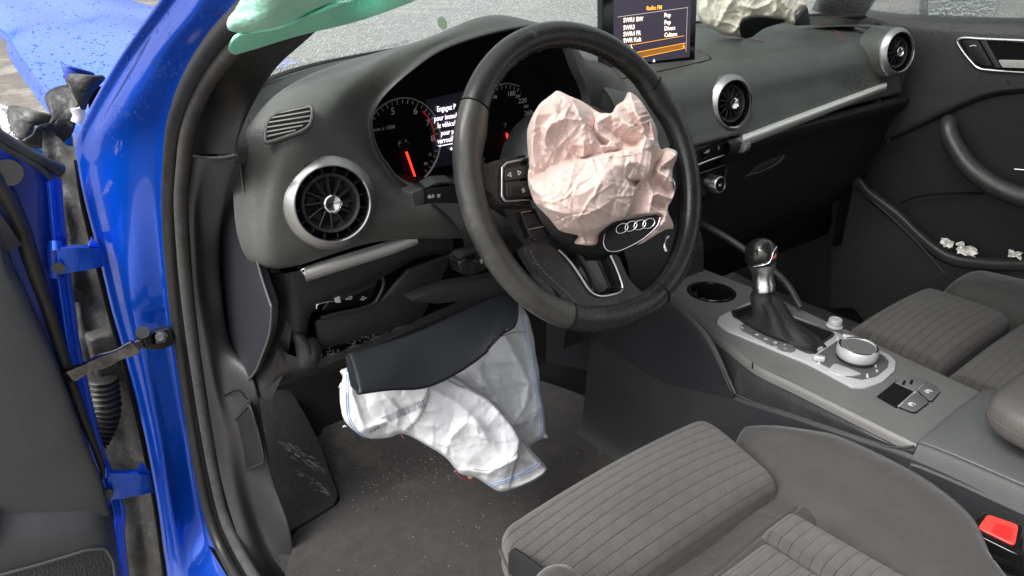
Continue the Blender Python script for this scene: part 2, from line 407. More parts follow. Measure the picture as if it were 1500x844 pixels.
# swage line pressed in the pillar
tube('pillar_swage', [A(a, b, Y=y)+np.array([0, -.0145, 0]) for a, b, y in ((228, 42, .11), (200, 90, .19), (170, 145, .27), (140, 190, .335), (124, 218, .362))], .003, paint_m, body, res=24)
tube('outer_door_seal', LX(-.752, *sealO), .0088, rubber_m, body, res=90, n=10)
tube('seal_groove', [p+np.array([.006, .012, 0]) for p in LX(-.75, *[((a+c)/2, (b+d)/2) for (a, b), (c, d) in zip(sealO, sealI)])], .008, black_m, body, res=80, n=8)
tube('inner_door_seal', LX(-.744, *sealI), .0078, fuzz_m, body, res=90, n=10)

# pillar trims and kick panel
def strip(name, L1, L2, m, parent, nu=60, nv=14, bulge=.0, **k):
    """surface between two edge lines of points, bulging towards the driver"""
    a, b = np.array(L1), np.array(L2)
    b_ = np.array([-.25, -.9, .35])*bulge
    return patch(name, np.stack([a, a*.9+b*.1+b_*.6, a*.5+b*.5+b_, a*.1+b*.9+b_*.6, b], 1), m, nu, nv, parent, **k)
seam_y = 228
upL = LX(-.728, (430, -40), (400, 30), (352, 80), (312, 125), (288, 175), (279, 228))
upR = [A(470, 40, X=-.60), A(445, 62, X=-.62), A(404, 100, X=-.66), A(372, 150, X=-.695), A(352, 195, X=-.712), A(346, 226, X=-.715)]
strip('upper_pillar_trim', upL, upR, mat('charcoal_pillar_trim', (.006, .006, .006), .65, bump=GRAIN, vary=.2, vscale=14, dirt=((.06, .06, .058), 10, .6, .3)), body, bulge=.01)
tube('trim_joint', LX(-.728, (281, 229), (300, 231), (325, 231), (346, 227)), .0016, trim_m, body, res=14)
kl = LX(-.738, (279, 232), (276, 300), (279, 360), (284, 430), (292, 500), (302, 570), (312, 640), (326, 710), (345, 775), (375, 850), (405, 905))
km = [A(a, b, X=x) for a, b, x in ((315, 233, -.725), (298, 300, -.723), (297, 360, -.722), (303, 430, -.72), (316, 500, -.718), (330, 560, -.715), (352, 640, -.71), (365, 710, -.705), (385, 775, -.70), (412, 850, -.70), (440, 905, -.70))]
kr = [A(a, b, X=x) for a, b, x in ((348, 232, -.712), (330, 300, -.705), (322, 360, -.70), (325, 430, -.70), (338, 500, -.695), (372, 560, -.69), (388, 640, -.685), (402, 710, -.68), (424, 775, -.675), (440, 850, -.67), (470, 905, -.67))]
ke = [p+np.array([.0, .05, 0]) for p in kr]
patch('kick_panel', np.stack([np.array(kl), np.array(kl)*.55+np.array(km)*.45+[-.002, -.006, .003], np.array(km), np.array(kr), np.array(ke)], 1), trim_m, 110, 30, body)
# bonnet release recess in the kick panel
pk = rnd([A(a, b, X=x-.011) for a, b, x in ((366, 590, -.694), (341, 618, -.702), (334, 640, -.704), (343, 688, -.70), (352, 692, -.697), (388, 676, -.69), (378, 630, -.69))], .3)
o = prism('release_recess', pk, np.array([.006, .01, 0]), mat('recess_plastic', (.011, .011, .012), .5), body, bw=.002)
tube('recess_rim', [p+np.array([-.0005, -.001, 0]) for p in pk], .0013, trim_m, body, closed=True, n=6)
tube('kick_seam', [A(a, b, X=x-.003) for a, b, x in ((300, 588, -.725), (322, 583, -.718), (348, 572, -.706), (362, 585, -.70))], .0012, black_m, body, res=16, n=6)

# roof, windscreen, side wall behind: they shade the cabin
roof_m = paint_m
patch('roof', [[(x, y, 1.02+.05*math.cos(x*1.9)+dz) for x in (-.56, -.3, 0, .3, .58)] for y, dz in ((-2.2, -.05), (-1.5, .04), (-.8, .06), (-.25, .04), (-.08, .02))], roof_m, 30, 30, body)
patch('headliner', [[(x, y, .995+.05*math.cos(x*1.9)+dz) for x in (-.56, -.3, 0, .3, .58)] for y, dz in ((-2.2, -.05), (-1.5, .04), (-.8, .06), (-.25, .04), (-.08, .02))], mat('headliner_fabric', (.35, .34, .32), .9), 20, 20, body)
# firewall, footwell floor, tunnel side
patch('bulkhead', [[(x, y, z) for x in (-.76, -.2, .2, .78)] for y, z in ((.52, .66), (.60, .4), (.62, .15), (.45, .0))], black_m, 12, 12, body)
cp = grid([[(x, y, z) for x in (-.70, -.5, -.3, -.13)] for y, z in ((.66, .26), (.58, .12), (.50, .02), (.1, .010), (-.3, .01), (-.8, .01))], 40, 30)
gmesh('footwell_carpet', cp, carpet_m, body)
gmesh('passenger_carpet', cp*np.array([-1, 1, 1])+np.array([.0, 0, 0]), carpet_m, body)
patch('floor_pan', [[(x, y, -.02) for x in (-.76, 0, .76)] for y in (.7, 0, -2.2)], black_m, 5, 5, body)
patch('rear_wall', [[(x, y, z) for x in (-.70, 0, .72)] for y, z in ((-1.9, 0), (-2.0, .5), (-2.15, 1.0))], mat('rear_seat_fabric', (.04, .04, .04), .9), 8, 8, body)

# windscreen with rain
gl = bpy.data.materials.new('rainy_glass'); gl.use_nodes = True; t = gl.node_tree; t.nodes.clear()
out = t.nodes.new('ShaderNodeOutputMaterial'); mx = t.nodes.new('ShaderNodeMixShader'); tr = t.nodes.new('ShaderNodeBsdfTransparent'); gs = t.nodes.new('ShaderNodeBsdfGlossy')
mx2 = t.nodes.new('ShaderNodeMixShader'); df = t.nodes.new('ShaderNodeBsdfTranslucent'); df.inputs['Color'].default_value = (.50, .54, .52, 1); tr.inputs['Color'].default_value = (.60, .64, .62, 1)
tc = t.nodes.new('ShaderNodeTexCoord'); v = t.nodes.new('ShaderNodeTexVoronoi'); v.inputs['Scale'].default_value = 330
vn = t.nodes.new('ShaderNodeTexNoise'); vn.inputs['Scale'].default_value = 160; vn.inputs['Detail'].default_value = 4
mm = t.nodes.new('ShaderNodeMath'); mm.operation = 'MULTIPLY_ADD'; mm.inputs[1].default_value = -1.0; 
t.links.new(tc.outputs['Object'], v.inputs['Vector']); t.links.new(tc.outputs['Object'], vn.inputs['Vector'])
t.links.new(v.outputs['Distance'], mm.inputs[0]); t.links.new(vn.outputs['Fac'], mm.inputs[2])
mr = t.nodes.new('ShaderNodeMapRange'); mr.inputs['From Min'].default_value = .05; mr.inputs['From Max'].default_value = .17; mr.inputs['To Min'].default_value = .32; mr.inputs['To Max'].default_value = .60
t.links.new(mm.outputs[0], mr.inputs['Value'])
bp = t.nodes.new('ShaderNodeBump'); bp.inputs['Distance'].default_value = .0012; t.links.new(mm.outputs[0], bp.inputs['Height'])
t.links.new(bp.outputs[0], gs.inputs['Normal']); gs.inputs['Roughness'].default_value = .08
fr = t.nodes.new('ShaderNodeFresnel'); fr.inputs['IOR'].default_value = 1.45; t.links.new(bp.outputs[0], fr.inputs['Normal'])
t.links.new(mr.outputs[0], mx2.inputs['Fac']); t.links.new(tr.outputs[0], mx2.inputs[1]); t.links.new(df.outputs[0], mx2.inputs[2])
t.links.new(fr.outputs[0], mx.inputs['Fac']); t.links.new(mx2.outputs[0], mx.inputs[1]); t.links.new(gs.outputs[0], mx.inputs[2]); t.links.new(mx.outputs[0], out.inputs['Surface'])
glass_m = gl
wb = [(-.66, .21, .70), (-.56, .31, .695), (-.45, .385, .69), (-.267, .46, .685), (-.05, .475, .685), (.15, .455, .685), (.35, .40, .688), (.55, .33, .695), (.68, .22, .70)]
wt = [(-.56, -.10, 1.03), (-.47, -.07, 1.05), (-.36, -.05, 1.065), (-.2, -.03, 1.075), (0, -.02, 1.08), (.17, -.03, 1.075), (.33, -.05, 1.065), (.46, -.07, 1.05), (.57, -.10, 1.03)]
wr = [[np.array(a)*(1-q)+np.array(b)*q+np.array([0, .10, .02])*math.sin(q*math.pi)*.35 for q in (0, .33, .66, 1)] for a, b in zip(wb, wt)]
patch('windscreen', wr, glass_m, 60, 40, body)
tube('windscreen_seal', [np.array(p)+np.array([0, .004, -.004]) for p in wb], .006, rubber_m, body, res=60)
# passenger A-pillar inside
patch('passenger_pillar_trim', [[A(a, b, X=x) for a, b, x in r] for r in (((1188, 15, .60), (1225, 24, .64), (1262, 24, .70)), ((1200, -10, .58), (1245, -5, .64), (1276, 8, .70)), ((1215, -60, .56), (1270, -60, .62), (1310, -60, .69)))], trim_m, 20, 16, body)

# hinge pillar hollow behind the open door
liner_m = mat('sooty_wheel_liner', (.030, .030, .028), .6, bump=[('noise', 40, .004), ('noise', 200, .0008)], vary=.45, vscale=18, dirt=((.12, .115, .10), 20, .55, .4))
def lumpy(s=11, a=.006):
    def f(U, W):
        r = np.zeros_like(U)
        for i in range(U.shape[0]):
            for j in range(U.shape[1]): r[i, j] = mnoise.noise(Vector((U[i, j]*s, W[i, j]*3, 1.7)))*a
        return r
    return f
patch('hinge_pillar_liner', [[A(a, b, Y=y) for a, b, y in r] for r in (
    ((60, 190, .46), (85, 205, .45), (108, 215, .42), (125, 210, .40)), ((70, 250, .47), (85, 255, .46), (100, 262, .44), (122, 280, .385)),
    ((82, 340, .47), (100, 345, .45), (125, 350, .44), (146, 355, .385)), ((90, 430, .48), (112, 440, .45), (140, 445, .44), (166, 445, .39)),
    ((100, 520, .48), (125, 525, .44), (155, 525, .44), (188, 520, .395)), ((120, 610, .48), (140, 610, .45), (178, 610, .44), (208, 608, .40)),
    ((140, 700, .48), (165, 700, .46), (200, 700, .45), (228, 700, .405)), ((160, 790, .48), (188, 790, .46), (215, 790, .45), (240, 790, .41)), ((170, 905, .48), (200, 905, .46), (230, 905, .45), (256, 905, .41)))],
    liner_m, 140, 40, body, disp=lumpy(14, .010))
tube('sill_gap_seal', [A(a, b, Y=y) for a, b, y in ((112, 235, .375), (122, 300, .38), (140, 375, .38), (158, 450, .385), (178, 520, .39), (199, 600, .395), (216, 680, .40), (230, 760, .405), (243, 860, .41))], .0032, black_m, body, res=50, n=8)
tube('liner_plug', [A(112, 433, Y=.445), A(112, 433, Y=.43)], .009, black_m, body, n=16)
box('wiring_housing', A(160, 520, Y=.425), (.045, .03, .075), liner_m, body, bw=.006)
# ribbed wiring boot
bp_ = LY(.41, (150, 552), (153, 575), (155, 600), (150, 622), (141, 640), (130, 655))
Pb = cr(bp_, 140); tube('wiring_boot', Pb, [.0175+.0028*math.sin(i/139*2*math.pi*15) for i in range(140)], rubber_m, body, n=20)

# hinges
def hinge(px, py, Y, label):
    h = tube('hinge_knuckle', [A(px-25, py-18, Y=Y), A(px-22, py+28, Y=Y)], .008, paintd_m, body, n=14, label=label)
    arm = [A(px-22, py-14, Y=Y-.012), A(px+25, py-14, Y=Y-.014), A(px+42, py-12, Y=Y-.005), A(px+47, py+14, Y=Y-.005), A(px+26, py+18, Y=Y-.014), A(px-18, py+26, Y=Y-.012)]
    prism('hinge_arm', arm, np.array([.001, .012, 0]), paint_m, h, bw=.0012)
    prism('hinge_flange', [A(px+25, py-16, Y=Y-.014), A(px+30, py-30, Y=Y+.01), A(px+44, py-14, Y=Y+.0)], np.array([.0, .01, -.002]), paint_m, h, bw=.001)
    tube('hinge_bolt', [A(px-20, py+16, Y=Y-.006), A(px-20, py+16, Y=Y-.022)], .0075, mat('dirty_bolt', (.015, .015, .015), .5, metal=.2, vary=.4, vscale=90), h, n=6)
    tube('hinge_pin', [A(px-24, py-24, Y=Y-.004), A(px-23, py-10, Y=Y-.008)], .0065, paint_m, h, n=12)
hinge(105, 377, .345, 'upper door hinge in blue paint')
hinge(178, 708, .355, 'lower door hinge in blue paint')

# ================================================================== check strap (bolted to pillar, runs into the door)
cs = thing('check_strap', 'greasy steel door check strap bolted across the hinge gap to blue pillar', 'check strap', A(230, 495, Y=.30))
st = cr([A(248, 488, Y=.335)+0, A(215, 499, Y=.30), A(190, 512, Y=.30), A(160, 525, Y=.31), A(128, 538, Y=.32), A(98, 552, Y=.335)], 40)
wv = [.0078+.0010*math.sin(i*.55) if i > 12 else .0080-.0002*i for i in range(40)]
tube('strap', st, wv, steel_m, cs, prof=[(.42, -1), (.42, 1), (.2, 1.05), (-.2, 1.05), (-.42, 1), (-.42, -1), (-.2, -1.05), (.2, -1.05)], smooth=30)
bk = rnd([A(a, b, Y=.322-(1 if i in (2, 3) else 0)*.004) for i, (a, b) in enumerate(((205, 489), (222, 483), (248, 476), (253, 502), (230, 510), (208, 508)))], .25)
prism('strap_bracket', bk, np.array([0, -.008, 0])+0, mat('dark_steel', (.05, .05, .05), .35, metal=.8, vary=.3, vscale=40), cs, bw=.0015)
tube('bracket_nut', [A(234, 493, Y=.314), A(234, 493, Y=.306)], .0095, MATS['dark_steel'], cs, n=6)
tube('bracket_bolt', [A(234, 493, Y=.307), A(234, 493, Y=.301)], .0055, steel_m, cs, n=12)
tube('strap_pivot', [A(209, 491, Y=.304), A(209, 487, Y=.296)], .008, MATS['dark_steel'], cs, n=16)

# ================================================================== driver door, swung open
door = thing('driver_door', 'open driver door with charcoal trim, black seal and blue painted edge', 'car door', (-1.0, .35, -.1))
def dY(px, py, y=.35): return A(px, py, Y=y)
E1 = [(88, 262), (96, 300), (80, 330), (96, 400), (108, 470), (124, 540), (138, 610), (152, 690), (170, 780), (190, 905)]
shell = [[dY(-60, b-40, .36), dY(20, b, .36), dY(min(a, 60) if b < 300 else a-22, b, .362), dY(a, b, .37), dY(a+4, b, .40)] for a, b in E1]
E0 = [(75, 252), (78, 262), (78, 300), (80, 345), (86, 400), (96, 460), (108, 530), (124, 600), (146, 690), (166, 780), (188, 905)]
rows = []
for i, (a, b) in enumerate(E0):
    rows.append([dY(-80, b-20, .365), dY(-20, b-8, .362), dY(a*.5, b-2, .36), dY(a-14, b, .36), dY(a, b, .366), dY(a+6, b, .38)])
rows[0] = [dY(-80, 150, .365), dY(-20, 185, .362), dY(12, 205, .36), dY(48, 232, .36), dY(78, 248, .366), dY(86, 252, .38)]
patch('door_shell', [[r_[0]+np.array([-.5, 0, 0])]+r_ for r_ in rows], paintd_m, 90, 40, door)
# raised flange strip by the hinge
FL = [(80, 262), (86, 330), (93, 400), (100, 450), (107, 500), (119, 560), (130, 610), (143, 660), (160, 700), (174, 745), (173, 772), (174, 800), (186, 905)]
rowsf = [[dY(a-12, b+6, .352), dY(a-8, b+3, .346), dY(a-2, b, .35), dY(a+2, b, .358), dY(a+9, b, .360), dY(a+11, b, .375)] for a, b in FL]
patch('door_edge_flange', rowsf, paint_m, 90, 26, door)
tube('window_weatherstrip', [dY(-60, 152, .345), dY(0, 200, .345), dY(30, 219, .345), dY(60, 236, .345), dY(90, 251, .35)], .0075, rubber_m, door, res=30)
tube('weatherstrip_lip', [dY(-60, 164, .338), dY(0, 212, .338), dY(30, 230, .338), dY(60, 247, .338), dY(76, 262, .34)], .003, rubber_m, door, res=30)
tube('door_plug', [dY(12, 253, .352), dY(12, 253, .340)], .0145, rubber_m, door, n=28)
sl = [(-40, 230), (0, 275), (20, 310), (36, 350), (52, 400), (68, 445), (84, 495), (100, 545), (118, 600), (133, 640), (146, 672), (152, 700)]
tube('door_seal', [dY(a, b, .345) for a, b in sl], [.011, .011, .010, .0095, .0085, .0075, .007, .0065, .006, .005, .004, .003], rubber_m, door, res=60, n=12)
tr = [(-30, 300), (7, 352), (22, 395), (40, 430), (62, 480), (88, 540), (112, 605), (130, 655), (148, 700), (158, 738), (163, 756)]
trr = []
for a, b in tr: trr.append([dY(-90, b-5, .32), dY(-40, b-3, .318), dY(a*.5-10, b, .318), dY(a-10, b, .322), dY(a-2, b, .332), dY(a, b, .345)])
trr[0] = [dY(-90, 250, .335), dY(-60, 265, .33), dY(-45, 275, .33), dY(-38, 285, .33), dY(-32, 292, .335), dY(-30, 298, .345)]
doortrim_m = mat('door_trim_grained', (.054, .056, .059), .6, bump=[('vor', 700, .00018), ('noise', 60, .0004)], vary=.12, vscale=9, dirt=((.12, .12, .118), 16, .66, .3))
patch('door_trim', [[r_[0]+np.array([-.45, 0, 0])]+r_ for r_ in trr], doortrim_m, 100, 40, door)
prism('upper_trim_piece', rnd([dY(-40, 275, .325), dY(0, 312, .325), dY(16, 335, .325), dY(33, 360, .327), (dY(8, 370, .325)), dY(-40, 372, .325)], .15), (0, .01, 0), trim_m, door, bw=.002)
low = []
for q, y in ((0, .332), (.04, .318), (.3, .300), (.6, .302), (1, .315)):
    bb = 742+q*170
    low.append([dY(-80, bb+4, y), dY(0, bb+4, y), dY(80, bb+2-q*8, y), dY(140+q*22, bb, y+.004), dY(160+q*24, bb+2, y+.02), dY(164+q*24, bb+2, y+.04)])
patch('lower_door_trim', [[r_[0]+np.array([-.45, 0, 0])]+r_ for r_ in low], doortrim_m, 30, 50, door)
sp = rnd([dY(-60, 858, .296), dY(60, 826, .296), dY(128, 805, .298), dY(155, 803, .299), dY(166, 822, .30), dY(175, 905, .305), dY(-60, 905, .30)], .25)
prism('speaker_grille', sp, (0, .012, 0), mat('speaker_mesh', (.03, .03, .031), .5, bump=[('vor', 380, -.0012)]), door, bw=.0015)
tube('speaker_rim', [p+np.array([0, -.001, 0]) for p in sp], .0022, doortrim_m, door, closed=True, n=8)

# ================================================================== bonnet and torn pieces
bon = thing('crumpled_bonnet', 'wet crumpled blue bonnet beyond the windscreen pillar', 'bonnet', (-.3, 1.2, .6))
wetp_m = mat('wet_blue_paint', (.0, .13, .80), .25, metal=.3, coat=.55, bump=[('vor', 70, -.0035), ('noise', 16, .003)], vary=.05, vscale=3)
b0 = [(-90, 0), (0, 40), (12, 66), (34, 96), (56, 124), (76, 146), (110, 175), (160, 215)]
BZ = .60
def bz(x, y): return BZ+.02*math.sin(y*4)-.03*max(0, y-1.4)
br = []
for (a, b), yy in zip(b0, (2.1, 1.75, 1.55, 1.4, 1.28, 1.2, 1.0, .8)):
    e = A(a, b, Z=BZ)
    br.append([e+np.array([-.004, 0, -.03]), e, e+np.array([.02, .0, .008]), e+np.array([.12, .05, .02]), e+np.array([.25, .1, .03]), e+np.array([.42, .12, .02])])
patch('bonnet_skin', br, wetp_m, 60, 60, bon, disp=lambda U, W: .006*np.sin(U*9+W*5)*np.sin(W*11))
torn_m = mat('torn_black_plastic', (.018, .018, .018), .55, vary=.5, vscale=60, bump=[('noise', 60, .003)], dirt=((.16, .15, .13), 45, .56, .6))
tp = thing('torn_wing_liner', 'torn black plastic liner pieces curling out beside blue pillar', 'torn plastic', A(90, 170, Y=.55))
def sheet(name, pts, Y, m, parent, t=.003, curl=.02, sub=24, kind=None):
    P = np.array([A(a, b, Y=Y) for a, b in pts]); c = P.mean(0); Rr = cr(P, sub*2, True); G = []
    for q in np.linspace(0.02, 1, 10):
        G.append(c*(1-q)+Rr*q+np.array([0, 1, 0])*curl*(q*q)*np.sin(np.arange(sub*2)/sub/2*4*np.pi+1)[:, None]*1.0+np.array([0, -curl*.6, 0])*(1-q*q))
    return solid(gmesh(name, np.array(G), m, parent, cv=True), t)
sheet('curled_sheet', [(72, 145), (90, 132), (114, 128), (118, 140), (108, 160), (106, 185), (95, 205), (68, 218), (48, 217), (34, 207), (44, 195), (50, 180), (66, 186), (80, 168)], .52, torn_m, tp, curl=.018)
sheet('bent_bracket', [(98, 118), (104, 110), (130, 108), (150, 110), (142, 130), (128, 150), (116, 158), (100, 128)], .48, torn_m, tp, curl=.014)
sheet('blue_shard', [(93, 96), (98, 95), (118, 100), (138, 108), (118, 114), (100, 122)], .49, paintd_m, tp, curl=.006)
sheet('grey_ball_joint_cover', [(16, 166), (30, 160), (50, 160), (76, 166), (68, 180), (50, 182), (46, 194), (30, 200), (18, 192)], .56, mat('muddy_grey', (.05, .05, .045), .6, vary=.6, vscale=40, bump=[('noise', 40, .006)]), tp, curl=.02)
tube('clear_pipe', LY(.50, (112, 158), (116, 170), (113, 180)), .008, mat('milky_plastic', (.5, .5, .5), .3), tp, res=12)
foil = mat('crinkled_foil', (.6, .6, .6), .2, metal=.8, bump=[('noise', 60, .01)])
sheet('foil_scrap', [(2, 160), (16, 162), (20, 180), (30, 206), (48, 216), (40, 224), (18, 212), (4, 195)], .58, foil, tp, curl=.03)
sheet('inner_wing', [(34, 214), (70, 200), (100, 190), (106, 240), (90, 250), (60, 235)], .60, mat('blue_inner_wing', (.02, .25, .7), .3, coat=1), tp, curl=.01)

# pale scuffs rubbed into the paint of the pillar
JF0 = bvh(bpy.data.objects['door_frame']); rs9 = random.Random(9)
def paint_scuffs(name, marks, m, parent, T_):
    V, F = [], []
    for (ax, ay, bx, by, spread, cnt, w_) in marks:
        for _ in range(cnt):
            t0 = rs9.random()*.6; t1 = t0+rs9.uniform(.1, .4); o = rs9.gauss(0, spread); P = []
            for t_, sg in ((t0, -1), (t1, -.3), (t1, .3), (t0, 1)):
                h, n = hit(T_, ax+(bx-ax)*t_+o+sg*w_, ay+(by-ay)*t_+o*.3+sg*w_*.3, .0004)
                if h is None: break
                P.append(h)
            if len(P) == 4: F.append(tuple(range(len(V), len(V)+4))); V += P
    return from_py(name, V, F, m, parent, smooth=0, kind='stuff')
paint_scuffs('pale_scuffs', [(176, 205, 168, 236, 2.5, 40, .18), (164, 264, 148, 296, 1.6, 40, .2), (132, 250, 124, 300, 3, 26, .15), (188, 160, 182, 176, 2, 14, .15)], mat('scuffed_clearcoat', (.09, .14, .42), .5), body, JF0)
paint_scuffs('dust_line', [(222, 50, 128, 210, .7, 60, .15)], mat('dust_grey', (.05, .08, .30), .7), body, JF0)
# ================================================================== dashboard
dash = thing('dashboard', 'dark grey dashboard with round silver-ringed vents and instrument hood', 'dashboard', (0, .3, .5))
V3 = lambda *a: np.array(a, float)
lip = [A(546, 189, Y=.165), A(556, 150, Y=.165), A(600, 107, Y=.16), A(662, 68, Y=.155), A(763, 42, Y=.15), A(822, 50, Y=.145), A(846, 100, Y=.145), A(864, 150, Y=.15), V3(-.195, .155, .57), V3(-.34, .16, .535), A(614, 276, Y=.16), A(566, 238, Y=.165)]
cc = V3(-.357, .16, .635)
back = [cc*.09+p*.91+V3(0, .075, -.008) for p in lip]
back2 = [V3(-.357, .25, .60)+(p-cc)*.86*V3(1, 0, 1) for p in lip]
lip_in = [p*.975+cc*.025+V3(0, .012, 0) for p in lip]
lip_out = [p*1.05-cc*.05+V3(0, .004, 0) for p in lip]
m1 = [A(478, 196, Y=.13), A(500, 138, Y=.155), A(560, 88, Y=.175), A(640, 52, Y=.175), lip[4]+V3(0, .045, .012), V3(-.205, .185, .712), A(862, 98, Y=.16), A(882, 150, Y=.155), V3(-.15, .145, .565), V3(-.34, .14, .515), A(600, 298, Y=.135), A(535, 270, Y=.125)]
m2 = [A(418, 215, Y=.128), A(432, 140, Y=.168), A(520, 98, Y=.205), V3(-.42, .25, .722), V3(-.31, .27, .728), V3(-.2, .25, .70), V3(-.135, .18, .678), V3(-.135, .145, .645), V3(-.12, .13, .56), V3(-.34, .13, .50), A(560, 326, Y=.122), A(425, 345, Y=.125)]
m3 = [A(372, 235, Y=.155), A(381, 165, Y=.175), A(446, 113, Y=.215), V3(-.46, .285, .706), V3(-.33, .33, .70), V3(-.2, .31, .69), V3(-.10, .22, .668), V3(-.11, .145, .64), V3(-.10, .12, .555), V3(-.34, .125, .487), A(558, 352, Y=.13), A(395, 386, Y=.138)]
m4 = [p+V3(*d) for p, d in zip(m3, ((-.012, .03, -.004), (-.006, .02, -.018), (0, .018, -.02), (0, .02, -.02), (0, .02, -.02), (0, .01, -.02), (0, 0, -.01), (0, .01, 0), (0, .01, -.01), (0, .02, -.008), (0, .02, -.006), (-.008, .025, -.008)))]
VL, VC, VR = V3(-.616, .125, .581), V3(.104, .129, .600), A(1307, 77, Y=.112)
VA = nrm((-.16, -.93, .18))
ctrl = [lip_in, lip, lip_out, m1, m2, m3, m4]
GR = [A(425, 183, Y=.145), nrm((-.1, -.75, .65))]
patch('instrument_pod', ctrl, dash_m, 150, 260, dash, cv=True, holes=[(VL, VA, .047)])
hood_in = patch('hood_lining', [back2, back, [p*.975+cc*.025+V3(0, .024, 0) for p in lip], [p*.988+cc*.012+V3(0, .010, 0) for p in lip]], black_m, 24, 120, dash, cv=True)

# windscreen-side shelf behind the pod
sh = []
for a, b in zip(wb, [(-.70, .16, .650), (-.60, .20, .650), (-.48, .305, .668), (-.28, .34, .675), (-.1, .30, .665), (.12, .22, .66), (.33, .24, .665), (.52, .25, .660), (.665, .26, .655)]):
    a, b = V3(*a), V3(*b)
    if a[0] > 0: b[2] -= .014
    sh.append([a+V3(0, .02, -.02), a+V3(0, -.004, -.004), a*.8+b*.2+V3(0, 0, .001), a*.45+b*.55, b, b+V3(0, -.001, -.02)])
patch('windscreen_shelf', sh, dash_m, 90, 40, dash)
tube('demister_slot', [A(425, 97, Z=.687), A(500, 87, Z=.684), A(600, 60, Z=.683)], .0025, black_m, dash, res=20, n=6)

# centre and passenger side
cols = [-.16, -.06, .03, .104, .2, .34, .48, .58, .64, .672]
prof = []
for i, x in enumerate(cols):
    f = (x-.1)/.58; f = max(-.3, min(1.05, f)); yb = .10+.006*f; lift = .004*f
    wy = np.interp(x, [p[0] for p in wb], [p[1] for p in wb])
    prof.append([V3(x, wy-.01, .680), V3(x, wy-.08, .678+lift), V3(x, .235+.01*f, .672+lift), V3(x, .190+.008*f, .664+lift), V3(x, yb+.052, .650+lift), V3(x, yb+.030, .628+lift), V3(x, yb+.020, .598+lift), V3(x, yb+.008, .568+lift), V3(x, yb+.004, .552+lift), V3(x, yb+.03, .546+lift)])
slot = (V3(0, .214, .672), V3(0, 0, 1))
def dents(U, W):
    r = np.zeros_like(U)
    r += .0015*np.exp(-((W-.36-.03*U)/.012)**2)*(U > .3)         # airbag lid ridge
    return r
dp = patch('passenger_dash', prof, dash_m, 200, 110, dash, disp=dents, holes=[(VC, VA, .042), (VR, VA, .032)])
patch('dash_end_cheek', [[A(a, b, X=x) for a, b, x in r] for r in (((1296, 30, .70), (1322, 48, .702), (1340, 90, .704), (1330, 140, .704), (1300, 215, .704)), ((1262, 24, .69), (1290, 36, .69), (1306, 60, .69), (1312, 110, .69), (1290, 150, .69)))], dark_m, 20, 20, dash)

def star_vent(name, c, n, R, label, spin=0.):
    u, v, n = basis(n); v_ = lathe(name, c, n, [(R*.93, -.006), (R*1.0, .001), (R*1.0, .004), (R*.985, .0065), (R*.82, .0145), (R*.795, .0145), (R*.785, .012), (R*.78, -.02)], mat('vent_ring_silver', (.33, .33, .325), .30, metal=.8, bump=[('wave', 260, .0001)]) if 'vent_ring_silver' not in MATS else MATS['vent_ring_silver'], dash, seg=96, label=label)
    lathe('vent_collar', c, n, [(R*1.14, -.045), (R*1.04, -.022), (R*1.0, -.006), (R*.95, .0)], dash_m, v_, seg=64, smooth=60)
    lathe('vent_tunnel', c, n, [(R*.785, .010), (R*.77, .0), (R*.76, -.035), (.001, -.036)], gloss_m, v_, seg=64)
    # chrome inlay on the far side of the ring
    a0 = -.9
    tube('chrome_inlay', [c+R*.80*(math.cos(a)*u+math.sin(a)*v)+n*.0135 for a in np.linspace(-1.9, .5, 40)], .0011, bright_m, v_, n=6)
    r1, r2 = R*.64, R*.56
    lathe('outer_hoop', c, n, [(r1, -.006), (r1, .0045), (r1*.975, .006), (r2, .004), (r2*.97, -.006)], dark_m, v_, seg=64)
    lathe('blade_cup', c, n, [(r2*.985, .002), (r2*.8, -.007), (R*.22, -.010)], dark_m, v_, seg=48)
    lathe('throat', c, n, [(r1, -.005), (R*.70, -.016)], dark_m, v_, seg=48)
    for k in range(12):
        a = k*math.pi/6+spin; e1 = math.cos(a)*u+math.sin(a)*v; e2 = -math.sin(a)*u+math.cos(a)*v
        box('vent_blade', c+e1*(R*.375)+n*(-.002), (R*.37, .0016, .010), dark_m, v_, bw=.0003, ax=(e1, nrm(e2+n*.35), nrm(np.cross(e1, nrm(e2+n*.35)))))
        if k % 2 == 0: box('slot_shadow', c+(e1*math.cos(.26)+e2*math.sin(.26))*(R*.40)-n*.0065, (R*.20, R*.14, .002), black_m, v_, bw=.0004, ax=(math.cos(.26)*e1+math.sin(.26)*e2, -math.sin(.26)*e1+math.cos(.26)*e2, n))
    for k in range(16):
        a = k*math.pi/8+.1; e1 = math.cos(a)*u+math.sin(a)*v; e2 = -math.sin(a)*u+math.cos(a)*v
        box('rim_rib', c+e1*(R*.70)-n*.004, (R*.14, .0014, .010), dark_m, v_, bw=.0003, ax=(e1, e2, n))
    lathe('vent_knob_stem', c, n, [(R*.19, -.010), (R*.19, .008)], dark_m, v_, seg=32)
    lathe('vent_knob', c, n, [(R*.19, .006), (R*.20, .012), (R*.195, .0135), (R*.165, .0140), (R*.15, .0125), (R*.03, .0115), (.0005, .0115)], bright_m, v_, seg=40)
    return v_
star_vent('air_vent', VL+VA*.007, VA, .0522, 'round vent by the open driver door')
star_vent('air_vent', VC+VA*.006, VA, .047, 'round centre vent right of the steering wheel', .2)
star_vent('air_vent', VR+VA*.005, nrm(VA+V3(-.06, 0, .0)), .047, 'round vent at the passenger end', .1)

